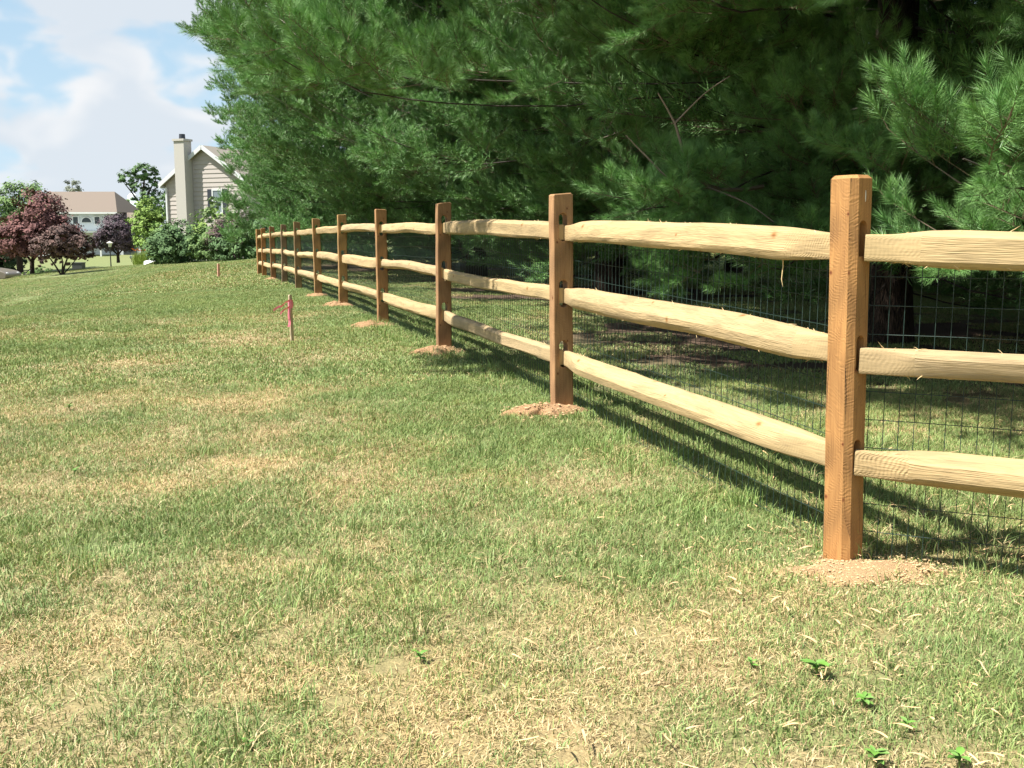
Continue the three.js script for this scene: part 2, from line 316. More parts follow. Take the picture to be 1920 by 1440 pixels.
// ---------------------------------------------------------------- split rail fence
const postT = dataTex(512, 1024, (u, v) => { // u across 0.4 m, v along 0.8 m
  const grainN = 0.5 * per(u, v, 26, 1.2, 1) + 0.3 * per(u, v, 60, 2.2, 3) + 0.25 * per(u, v, 3, 1.6, 8);
  const saw = Math.sin((v * 58 + u * 20 + 1.3 * per(u, v, 2, 2, 5) + 0.5 * per(u, v, 5, 9, 2)) * Math.PI * 2) * Math.max(0, 0.35 + 1.1 * per(u, v, 3, 4, 12));
  let k = 0.86 + 0.2 * grainN + 0.045 * saw + 0.13 * per(u, v, 0.8, 1.1, 21), kn = 0;
  for (const [ku, kv, q] of [[0.2, 0.16, 1], [0.55, 0.43, 0.7], [0.36, 0.71, 1.1], [0.82, 0.88, 0.8], [0.9, 0.3, 0.6], [0.06, 0.55, 0.5]]) { const r = Math.hypot((u - ku) * 0.4, (v - kv) * 0.8 * 0.75) / (0.0085 * q); kn = Math.max(kn, Math.exp(-r * r)); }
  for (const [cu, c0, c1] of [[0.13, 0.05, 0.38], [0.47, 0.5, 0.8], [0.71, 0.12, 0.3], [0.9, 0.62, 0.97]]) { const w = Math.abs(u - cu - 0.012 * Math.sin(v * 9 + cu * 40)) * 0.4; if (v > c0 && v < c1 && w < 0.0012 * Math.sin((v - c0) / (c1 - c0) * Math.PI)) k *= 0.42; }
  return [k * (1 - 0.45 * kn), k * (0.965 + 0.04 * grainN - 0.62 * kn), k * (0.92 + 0.07 * grainN - 0.7 * kn)];
});
postT.repeat.set(1 / 0.4, 1 / 0.8);
const postB = dataTex(512, 1024, (u, v) => { const saw = Math.sin((v * 58 + u * 20 + 1.3 * per(u, v, 2, 2, 5) + 0.5 * per(u, v, 5, 9, 2)) * Math.PI * 2) * Math.max(0, 0.35 + 1.1 * per(u, v, 3, 4, 12)); const n = 0.5 + 0.22 * saw + 0.2 * per(u, v, 40, 2, 6); return [n, n, n]; }, false);
postB.repeat.set(1 / 0.4, 1 / 0.8);
const postMats = [[0.51, 0.275, 0.10], [0.46, 0.275, 0.14], [0.40, 0.235, 0.12], [0.44, 0.255, 0.115], [0.47, 0.30, 0.125], [0.43, 0.27, 0.12], [0.32, 0.225, 0.115], [0.27, 0.2, 0.125], [0.34, 0.19, 0.085], [0.44, 0.22, 0.075], [0.38, 0.22, 0.085], [0.40, 0.22, 0.1]].map((c) => new THREE.MeshStandardMaterial({ color: lin(...c), map: postT, bumpMap: postB, bumpScale: 0.0018, roughness: 0.82 }));

const railT = dataTex(1024, 512, (u, v) => { // u along 2 m, v round the rail
  const g1 = per(u, v, 1.6, 22, 1), g2 = per(u, v, 3, 46, 5), g3 = per(u, v, 1.2, 3, 9);
  let k = 0.89 + 0.07 * g1 + 0.06 * g2 + 0.06 * g3, kn = 0;
  for (const [ku, kv, s] of [[0.13, 0.3, 1], [0.42, 0.72, 0.8], [0.61, 0.15, 1.2], [0.83, 0.55, 0.7], [0.27, 0.9, 0.6], [0.72, 0.36, 0.5]]) { const dx = Math.abs(u - ku) * 2, dy = Math.min(Math.abs(v - kv), 1 - Math.abs(v - kv)) * 0.4; const r = Math.hypot(dx, dy * 1.2) / (0.016 * s); kn = Math.max(kn, Math.exp(-r * r)); }
  const dark = sm(0.28, 0.5, g2 * 0.6 + g1 * 0.6) * 0.16;
  k -= dark + 0.07 * sm(0.05, 0.5, per(u, v, 1.6, 1.2, 33)) + 0.06 * sm(0.2, 0.45, per(u, v, 6, 14, 41));
  return [k * (1 - 0.2 * kn), k * (0.975 - 0.36 * kn - 0.05 * dark), k * (0.93 - 0.5 * kn - 0.1 * dark)];
});
railT.repeat.set(0.5, 1);
const railB = dataTex(1024, 512, (u, v) => { const n = 0.5 + 0.28 * per(u, v, 2.4, 30, 2) + 0.26 * per(u, v, 5, 60, 7) + 0.1 * per(u, v, 9, 9, 3); return [n, n, n]; }, false); railB.repeat.set(0.5, 1);
const sawB = dataTex(512, 256, (u, v) => { const s = Math.sin((u * 84 + v * 9 + 1.2 * per(u, v, 2, 2, 4)) * Math.PI * 2) * (0.5 + 0.6 * per(u, v, 3, 3, 8)); const n = 0.5 + 0.26 * s + 0.24 * per(u, v, 4, 26, 6); return [n, n, n]; }, false); sawB.repeat.set(0.8, 1);
const railMats = [[0.60, 0.455, 0.25], [0.56, 0.43, 0.245], [0.615, 0.475, 0.265], [0.54, 0.42, 0.25]].map((c) => new THREE.MeshStandardMaterial({ color: lin(...c), map: railT, bumpMap: railB, bumpScale: 0.004, roughness: 0.82 }));
const tenonMats = [[0.57, 0.43, 0.235], [0.55, 0.42, 0.235], [0.595, 0.46, 0.255], [0.53, 0.41, 0.24]].map((c, k) => new THREE.MeshStandardMaterial({ color: lin(...c), map: railT, bumpMap: sawB, bumpScale: k ? 0.0014 : 0.005, roughness: 0.85 }));
const splinterMat = std([0.72, 0.53, 0.28], 0.8);
const wireMat = new THREE.MeshPhysicalMaterial({ color: lin(0.018, 0.04, 0.034), roughness: 0.42, clearcoat: 0.3, clearcoatRoughness: 0.35 });

const fence = thing('split_rail_fence', 'new three-rail split rail fence with brown posts, pale rails and dark wire mesh', 'fence');
const SLOT_Y = [0.345, 0.715, 1.115], SLOT_H = 0.135, SLOT_W = 0.052;

function postGeometry(seed, H, W, D, slots = true, chamfer = 0.012) {
  const R = rngOf(seed), s = new THREE.Shape(), pts = [], n = 9, y0 = -0.12;
  const jr = [], jl = []; for (let i = 0; i <= n; i++) { jr.push((R() - 0.5) * 0.006); jl.push((R() - 0.5) * 0.006); }
  const tilt = (R() - 0.5) * 0.014;
  for (let i = 0; i <= n; i++) pts.push([W / 2 + jr[i], y0 + (H - y0 - chamfer) * i / n + (i === n ? tilt : 0)]);
  pts.push([W / 2 - chamfer, H + tilt]); pts.push([0, H + (R() - 0.5) * 0.006]); pts.push([-W / 2 + chamfer * 0.7, H - tilt]);
  for (let i = n; i >= 0; i--) pts.push([-W / 2 + jl[i], y0 + (H - y0 - chamfer * 0.7) * i / n - (i === n ? tilt : 0)]);
  pts.forEach((p, i) => i ? s.lineTo(p[0], p[1]) : s.moveTo(p[0], p[1]));
  if (slots) for (const y of SLOT_Y) {
    const h = new THREE.Path(), r = SLOT_W / 2, a = y - SLOT_H / 2 + r, b = y + SLOT_H / 2 + 0.03 - r;
    h.moveTo(r, a); h.lineTo(r, b); h.absarc(0, b, r, 0, Math.PI, false); h.lineTo(-r, a); h.absarc(0, a, r, Math.PI, Math.PI * 2, false); s.holes.push(h);
  }
  return boxUV(new THREE.ExtrudeGeometry(s, { depth: D - 0.012, bevelEnabled: true, bevelThickness: 0.006, bevelSize: 0.006, bevelOffset: -0.006, bevelSegments: 2, curveSegments: 8 }).translate(0, 0, -D / 2 + 0.006));
}
const LINE_TURN = Math.atan2(-BACK.x, -BACK.z); // local +z looks along the fence to the corner
POSTS.forEach((p, i) => {
  if (i === 0) return;
  const g = postGeometry(500 + i, p[3], 0.125, 0.088);
  const m = part('post', g, postMats[i], fence);
  m.position.set(p[0], p[2], p[1]); m.rotation.y = LINE_TURN + (i === 10 ? 0.25 : 0);
  m.rotation.z = [0, 0.012, -0.006, 0.004, -0.004, 0.006, 0, -0.008, 0.004, 0, 0.004][i];
});
{ // the corner post: turned between the two lines, one waney edge, slots cut into two faces
  const s = new THREE.Shape(), W = 0.098, c = 0.022;
  const pr = [[W / 2, W / 2], [-W / 2, W / 2], [-W / 2, -W / 2 + 0.004], [-W / 2 + 0.004, -W / 2], [W / 2 - c, -W / 2], [W / 2, -W / 2 + c]];
  pr.forEach((q, k) => k ? s.lineTo(...q) : s.moveTo(...q));
  const g0 = new THREE.ExtrudeGeometry(s, { depth: 1.36 + 0.12, steps: 14, bevelEnabled: true, bevelThickness: 0.012, bevelSize: 0.011, bevelOffset: -0.011, bevelSegments: 1 }).rotateX(-Math.PI / 2).translate(0, -0.12, 0);
  const P = g0.attributes.position; for (let k = 0; k < P.count; k++) { const y = P.getY(k); P.setX(k, P.getX(k) + 0.0035 * N3(y * 3, 1.7, P.getZ(k) * 20)); P.setZ(k, P.getZ(k) + 0.003 * N3(y * 3.3, 4.1, P.getX(k) * 20)); }
  let body = new Brush(g0); body.updateMatrixWorld();
  const cutter = new Evaluator(); cutter.useGroups = false; cutter.attributes = ['position', 'normal', 'uv'];
  for (const y of [0.385, 0.755, 1.15]) { // slots cut for the rail ends
    const r = 0.023, sh = new THREE.Shape(); sh.moveTo(-r, -0.055); sh.lineTo(r, -0.055); sh.lineTo(r, 0.045); sh.absarc(0, 0.045, r, 0, Math.PI, false); sh.lineTo(-r, -0.055);
    const tool = new Brush(new THREE.ExtrudeGeometry(sh, { depth: 0.09, bevelEnabled: false }).rotateY(Math.PI / 2).translate(W / 2 - 0.06, y, -0.004)); tool.updateMatrixWorld();
    body = cutter.evaluate(body, tool, SUBTRACTION); body.updateMatrixWorld();
  }
  const m = part('post', boxUV(body.geometry.clone()), postMats[0], fence);
  m.position.set(1.184 + 0.012, 0, -3.594 - 0.03); m.rotation.set(0, -0.88, 0.022, 'ZXY');
  m.userData.label = 'orange brown corner post where the fence turns';
  const drip = part('resin_drip', new THREE.SphereGeometry(1, 8, 8).scale(0.0016, 0.02, 0.0025), std([0.75, 0.72, 0.62], 0.4), m); drip.position.set(W / 2 + 0.001, 1.30, -0.012);
}
{ const e = V(CORNER.x + ACROSS.x * 3.02, 0, CORNER.z + ACROSS.z * 3.02); const m = part('post', postGeometry(540, 1.34, 0.125, 0.088), postMats[11], fence); m.position.set(e.x, groundY(e.x, e.z) - 0.01, e.z); m.rotation.y = Math.atan2(-ACROSS.x, -ACROSS.z); }

function rail(a, b, o) { // a, b: ends inside the slots; o: {seed, r, bow, sag, mat, tapA, tapB}
  const R = rngOf(o.seed), len = a.distanceTo(b), dir = b.clone().sub(a).normalize(), side = V(0, 1, 0).cross(dir).normalize(), up = dir.clone().cross(side);
  const NS = 34, NK = 20, T = o.tap ?? 0.36, r = o.r ?? 0.062, ph = R() * 50, rings = [];
  const flatA = R() * 6.28, facets = [flatA, flatA + 1.4 + R(), flatA + 3.2 + R()];
  for (let i = 0; i <= NS; i++) {
    // rings crowd towards the ends
    const u = i / NS, t = u < 0.25 ? u / 0.25 * T / len : u > 0.75 ? 1 - (1 - u) / 0.25 * T / len : T / len + (u - 0.25) / 0.5 * (1 - 2 * T / len), s = t * len;
    const ea = sm(0, T, s - 0.05), eb = sm(0, T, len - s - 0.05), e = Math.min(ea, eb);
    const hx = mix(0.019, r, e), hy = mix(0.046, r * (o.flat ?? 1), e);
    const cx = (o.off0 ?? 0) * (1 - sm(0, T * 1.3, s)) + (o.off1 ?? 0) * (1 - sm(0, T * 1.3, len - s)) + 0.012 * N3(s * 0.8, ph, 1) * e, cy = (o.bow ?? 0) * Math.sin(Math.PI * t) + 0.016 * N3(s * 0.9, ph, 4) * e;
    const ring = [];
    for (let k = 0; k <= NK; k++) {
      const an = (k % NK) / NK * Math.PI * 2, cA = Math.cos(an), sA = Math.sin(an);
      const sq = mix(0.32, 0.86, e), px = Math.sign(cA) * Math.abs(cA) ** sq * hx, py = Math.sign(sA) * Math.abs(sA) ** sq * hy;
      let f = 1 + e * (0.10 * N3(cA * 1.3 + ph, sA * 1.3, s * 1.4) + 0.045 * N3(cA * 3 + ph, sA * 3, s * 5) + 0.02 * N3(cA * 9 + ph, sA * 9, s * 3));
      for (const fa of facets) { const dd = Math.cos(an - fa); if (dd > 0.78) f *= mix(1, 0.79 / dd, e * Math.min(1, 0.75 + 0.6 * N3(s * 0.9, fa, ph))); }
      const q = a.clone().addScaledVector(dir, s).addScaledVector(side, cx + px * f).addScaledVector(up, cy + py * f);
      ring.push(q);
    }
    rings.push({ ring, s });
  }
  const v0 = R();
  const w1 = NK + 1, P0 = [], U0 = [], I0 = [];
  rings.forEach((rg) => rg.ring.forEach((q, k) => { P0.push(q.x, q.y, q.z); U0.push(rg.s + v0 * 2, k / NK + v0); }));
  for (let i = 0; i < NS; i++) for (let k = 0; k < NK; k++) { const p = i * w1 + k; I0.push(p, p + 1, p + w1, p + 1, p + w1 + 1, p + w1); }
  const whole = toCreasedNormals(geoFrom(P0, null, I0, null, U0), 0.42);
  const piece = (i0, i1, cap) => {
    const n0 = i0 * NK * 6, n1 = i1 * NK * 6, g = new THREE.BufferGeometry();
    for (const [nm, sz] of [['position', 3], ['normal', 3], ['uv', 2]]) g.setAttribute(nm, new THREE.BufferAttribute(whole.attributes[nm].array.slice(n0 * sz, n1 * sz), sz));
    if (cap === undefined) return g;
    const m = V(), rg = rings[cap].ring, pos = [], nor = [], uv = [], nn = dir.clone().multiplyScalar(cap ? 1 : -1); rg.slice(0, NK).forEach((q) => m.add(q)); m.divideScalar(NK);
    for (let k = 0; k < NK; k++) for (const q of cap ? [m, rg[k], rg[k + 1]] : [m, rg[k + 1], rg[k]]) { pos.push(q.x, q.y, q.z); nor.push(nn.x, nn.y, nn.z); uv.push(q.y, q.x); }
    return mergeGeometries([g, geoFrom(pos, null, null, nor, uv)]);
  };
  const cut = 7, body = part('rail', piece(cut, NS - cut), railMats[o.mat], fence);
  part('tenon', piece(0, cut, 0), tenonMats[o.mat], body);
  part('tenon', piece(NS - cut, NS, NS), tenonMats[o.mat], body);
  if (o.splinters) { // torn fibres along the edges
    const gs = [];
    for (let i = 0; i < o.splinters; i++) {
      const ri = rings[3 + Math.floor(R() * (NS - 6))].ring, k = R() < 0.55 ? 13 + Math.floor(R() * 4) : 3 + Math.floor(R() * 4), q = ri[k], l = 0.008 + 0.03 * R() ** 2.5, w = 0.0016;
      const d = dir.clone().multiplyScalar((R() < 0.5 ? -1 : 1) * (0.7 + 0.5 * R())).add(V(0, k > 10 ? -0.8 * R() : 0.8 * R(), 0)).addScaledVector(side, (R() - 0.5) * 0.8).normalize();
      const tip = q.clone().addScaledVector(d, l), m2 = q.clone().addScaledVector(d, l * 0.55).add(V(0, (R() - 0.5) * 0.006, 0));
      gs.push(tube([q.clone().addScaledVector(d, -0.01), m2, tip], [w, w * 0.8, 0.0003], 3, false));
    }
    const sp = part('splinters', mergeGeometries(gs), splinterMat, body); sp.userData.kind = 'stuff';
  }
  return body;
}
// rail heights above the post base, as they come at each end
const HEIGHTS = [[1.128, 0.76, 0.38], [1.10, 0.715, 0.335], [1.10, 0.70, 0.325], [1.13, 0.735, 0.35], [1.11, 0.70, 0.31], [1.113, 0.70, 0.325], [1.11, 0.69, 0.325], [1.11, 0.70, 0.33], [1.11, 0.70, 0.33], [1.11, 0.70, 0.33], [1.11, 0.70, 0.33]];
const SIDE = V(0, 1, 0).cross(BACK.clone().negate()); // 'side' of a rail laid from far to near
for (let i = 0; i < POSTS.length - 1; i++) for (let k = 0; k < 3; k++) {
  const A = POSTS[i + 1], B = POSTS[i], R = rngOf(700 + i * 3 + k);
  const near = i === 0;
  const a = V(A[0], A[2] + HEIGHTS[i + 1][k] + (R() - 0.5) * 0.014, A[1]).addScaledVector(BACK, 0.03), b = V(B[0], B[2] + HEIGHTS[i][k] + (R() - 0.5) * 0.014, B[1]).addScaledVector(BACK, near ? 0.02 : -0.035);
  const bow = i === 0 ? [0.006, 0.002, -0.012][k] : (R() - 0.45) * 0.03;
  rail(a, b, { seed: 800 + i * 3 + k, r: (i === 0 ? [0.064, 0.06, 0.061][k] : 0.05 + 0.013 * R()), bow, mat: (i + k) % 4, off0: 0.016 * Math.sign(SIDE.dot(OUT)), off1: near ? 0 : -0.02 * Math.sign(SIDE.dot(OUT)), flat: 0.92 + 0.2 * R(), tap: i === 0 ? [0.42, 0.34, 0.4][k] : 0.28 + 0.12 * R(), splinters: i < 2 ? 48 : i < 4 ? 16 : 0 });
}
{ // the span that runs off to the right of the corner
  const e = V(CORNER.x + ACROSS.x * 3.02, 0, CORNER.z + ACROSS.z * 3.02), y1 = groundY(e.x, e.z);
  [[1.125, 1.10, 0.067, 0.0], [0.735, 0.715, 0.051, 0.008], [0.372, 0.335, 0.066, -0.015]].forEach(([h0, h1, r, bow], k) => {
    const a = V(CORNER.x, h0, CORNER.z).addScaledVector(ACROSS, 0.03).addScaledVector(ACROSS_OUT, 0.01), b = V(e.x, y1 + h1, e.z);
    rail(a, b, { seed: 870 + k, r, bow, mat: (k + 2) % 4, off0: 0, off1: 0, flat: k === 1 ? 0.95 : 1.0, tap: 0.22, splinters: 40 });
  });
}
{ // the splinter that hangs from the near top rail
  const q = V(CORNER.x, 0, CORNER.z).addScaledVector(BACK, 0.42);
  const m = part('hanging_splinter', tube([V(q.x - 0.02, 1.10, q.z), V(q.x - 0.018, 1.05, q.z), V(q.x - 0.022, 1.0, q.z), V(q.x - 0.016, 0.972, q.z)], [0.0022, 0.0022, 0.0018, 0.0006], 4), splinterMat, fence);
}
// welded wire, two by four inches, stapled to the far side of posts and rails
function wirePanel(a, b, ya, yb, out, seed) {
  const R = rngOf(seed), dir = b.clone().sub(a), len = Math.hypot(dir.x, dir.z); dir.y = 0; dir.normalize();
  const gs = [], w = 0.0015, P = (s, y) => { const t = s / len, x = a.x + dir.x * s + out.x * (0.07 + 0.006 * N3(s * 1.3, y * 2, seed)), z = a.z + dir.z * s + out.z * (0.07 + 0.006 * N3(s * 1.3, y * 2, seed)); return V(x, mix(ya, yb, t) + y, z); };
  for (let r = 0; r < 12; r++) { const y = 0.015 + r * 0.1016, pts = []; for (let q = 0; q <= 24; q++) { const v = P(len * q / 24, y); v.y += 0.004 * N3(q * 0.22, r, seed); pts.push(v); } gs.push(tube(pts, pts.map(() => w), 4, false)); }
  const n = Math.floor(len / 0.0508);
  for (let i = 0; i <= n; i++) { const s = i * 0.0508 + 0.01, pts = [0, 1, 2, 3, 4, 5, 6].map((q) => P(s, -0.01 + q * 0.191)); gs.push(tube(pts, pts.map(() => w), 4, false)); }
  const m = part('wire_mesh', mergeGeometries(gs), wireMat, fence); m.userData.kind = 'stuff'; m.userData.label = 'dark welded wire mesh panel behind the rails';
}
for (let i = 0; i < POSTS.length - 1; i++) wirePanel(V(POSTS[i][0], 0, POSTS[i][1]), V(POSTS[i + 1][0], 0, POSTS[i + 1][1]), POSTS[i][2], POSTS[i + 1][2], OUT, i + 1);
{ const e = V(CORNER.x + ACROSS.x * 3.0, 0, CORNER.z + ACROSS.z * 3.0); wirePanel(V(CORNER.x, 0, CORNER.z), e, -0.005, groundY(e.x, e.z), ACROSS_OUT, 31); }

// ---------------------------------------------------------------- pines
const barkT = dataTex(256, 512, (u, v) => { const n = per(u, v, 9, 3, 2) + 0.6 * per(u, v, 22, 8, 5); const k = 0.62 + 0.42 * n; return [k, k * 0.93, k * 0.86]; });
barkT.repeat.set(2, 1);
const barkB = dataTex(256, 512, (u, v) => { const n = 0.5 + 0.5 * per(u, v, 10, 3, 2) + 0.2 * per(u, v, 26, 9, 5); return [n, n, n]; }, false); barkB.repeat.set(2, 1);
const barkMat = new THREE.MeshStandardMaterial({ color: lin(0.115, 0.085, 0.065), map: barkT, bumpMap: barkB, bumpScale: 0.03, roughness: 0.95 });
const limbMat = new THREE.MeshStandardMaterial({ color: lin(0.055, 0.045, 0.038), roughness: 0.92 });
const deadMat = new THREE.MeshStandardMaterial({ color: lin(0.26, 0.20, 0.16), roughness: 0.9 });
const needleMat = new THREE.MeshStandardMaterial({ vertexColors: true, roughness: 0.5, side: THREE.DoubleSide });

// a spray: a little branch with several bottle-brush shoots of needles
function spray(seed, shoots, needles, nl, nw, L, shootScale = L / 0.5) {
  const R = rngOf(seed), pos = [], col = [], idx = [];
  const tri = (a, b, c, cc) => { const k = pos.length / 3; pos.push(a.x, a.y, a.z, b.x, b.y, b.z, c.x, c.y, c.z); idx.push(k, k + 1, k + 2); for (let q = 0; q < 3; q++) col.push(...cc); };
  const stick = (p, q, r, cc) => { const d = q.clone().sub(p).normalize(), s = d.clone().cross(Math.abs(d.y) > 0.9 ? V(1, 0, 0) : V(0, 1, 0)).normalize(), w = d.clone().cross(s); const c3 = [0, 1, 2].map((k) => s.clone().multiplyScalar(Math.cos(k * 2.094) * r).addScaledVector(w, Math.sin(k * 2.094) * r));
    for (let k = 0; k < 3; k++) { const a = p.clone().add(c3[k]), b = p.clone().add(c3[(k + 1) % 3]), c = q.clone().addScaledVector(c3[k], 0.6), e = q.clone().addScaledVector(c3[(k + 1) % 3], 0.6); tri(a, b, c, cc); tri(b, e, c, cc); } };
  const twig = [0.13, 0.095, 0.06];
  const spine = (t) => V(0.05 * Math.sin(t * 2 + seed), 0.06 * t * t * L, t * L);
  stick(spine(0), spine(0.5), 0.004, twig); stick(spine(0.5), spine(1), 0.003, twig);
  for (let i = 0; i < shoots; i++) {
    const t = i === 0 ? 0.96 : 0.18 + 0.72 * (i / shoots) + 0.08 * R(), base = spine(t), sgn = i % 2 ? 1 : -1, up = 0.1 + 0.5 * R();
    const d = i === 0 ? V(0.1 * (R() - 0.5), 0.35, 1) : V(sgn * (0.75 + 0.3 * R()), up, 0.75 + 0.3 * R()); if (R() < 0.22 && i) d.set(sgn * 0.3, 0.9, 0.6); d.normalize();
    const sl = (0.12 + 0.09 * R()) * shootScale * (L > 0.8 && i ? 1 + 1.6 * R() : 1), tip = base.clone().addScaledVector(d, sl); tip.y += 0.02 * R();
    stick(base, tip, 0.0028, twig);
    const s = d.clone().cross(V(0.2, 1, 0.1)).normalize(), w = d.clone().cross(s), young = R();
    for (let k = 0; k < needles; k++) {
      const q = 0.25 + 0.77 * R() ** 0.8, p = base.clone().lerp(tip, q), a = R() * 6.283, open = mix(1.05, 0.38, Math.max(0, q - 0.25) / 0.75) + 0.25 * (R() - 0.5);
      const nd = d.clone().multiplyScalar(Math.cos(open)).addScaledVector(s, Math.sin(open) * Math.cos(a)).addScaledVector(w, Math.sin(open) * Math.sin(a)); nd.y -= 0.1 * R(); nd.normalize();
      const len = nl * (0.75 + 0.4 * R()), wv = nd.clone().cross(V(R() - 0.5, R() - 0.5, R() - 0.5)).normalize().multiplyScalar(nw / 2), e = p.clone().addScaledVector(nd, len);
      const f = 0.75 + 0.5 * R(), yl = 0.35 * young + 0.4 * R() * R();
      tri(p.clone().sub(wv), p.clone().add(wv), e, [mix(0.12, 0.24, yl) * f, mix(0.27, 0.41, yl) * f, mix(0.085, 0.11, yl) * f]);
    }
  }
  const g = geoFrom(pos, col, idx); g.computeVertexNormals(); return g;
}
const SPRAYS = [
  [1, 2, 3].map((s) => spray(s, 9, 42, 0.095, 0.0085, 0.5)),   // far
  [4, 5, 6].map((s) => spray(s, 10, 75, 0.098, 0.0052, 0.5)),  // middle
  [7, 8, 9, 10].map((s) => spray(s, 10, 135, 0.10, 0.0027, 0.46)), // near
  [12, 13, 14].map((s) => spray(s, 26, 44, 0.10, 0.0075, 1.0, 1)), // long boughs high up and deep inside
];
const PINE_LABELS = ['nearest white pine, its tufted branch reaching in behind the mesh at the right edge', 'big white pine behind the corner post, overhanging the first two fence spans', 'white pine with a thick dark trunk seen through the mesh beside the second post', 'white pine in shade behind the third and fourth fence posts', 'white pine over the far half of the fence with low sunlit boughs', 'last white pine beyond the end of the fence, next to the beige house'];

function allowed(x, y, z, seed) {
  const fs = fenceSide(x, z), run = fenceRun(x, z);
  const wob = 0.5 * N3(x * 0.8, y * 0.9, z * 0.8 + seed);
  if (run < 0.6 && spanSide(x, z) < 0.5) return false;
  const above = y - 1.17 - 0.25 * Math.abs(z); // over the top of the view the boughs reach further out, above the sunlit lawn edge
  if (above > 0.2 ? fs < -Math.min(3.4, 0.63 * y - 0.7) : fs < -mix(2.0, 1.35 - 0.75 * sm(20, 30, run), sm(6, 14, run)) - 1.2 * wob - 0.1 * Math.max(0, y - 3)) return false;
  if (run < 31 && fs < 0.45) {
    if (y < 2.0 + 0.35 * Math.max(0, -fs) + 0.4 * wob) return false;
    if (above <= 0.2 && (run < 2.5 || (run < 4.5 && y < 3.2))) return false;
  }
  if (run > 3 && run < 19 && fs < 4.2 && y < 2.35 - 0.4 * fs + 0.5 * wob - 0.5 * sm(14, 19, run)) return false; // boughs sweep up towards the fence
  return y > groundY(x, z) + 0.35;
}
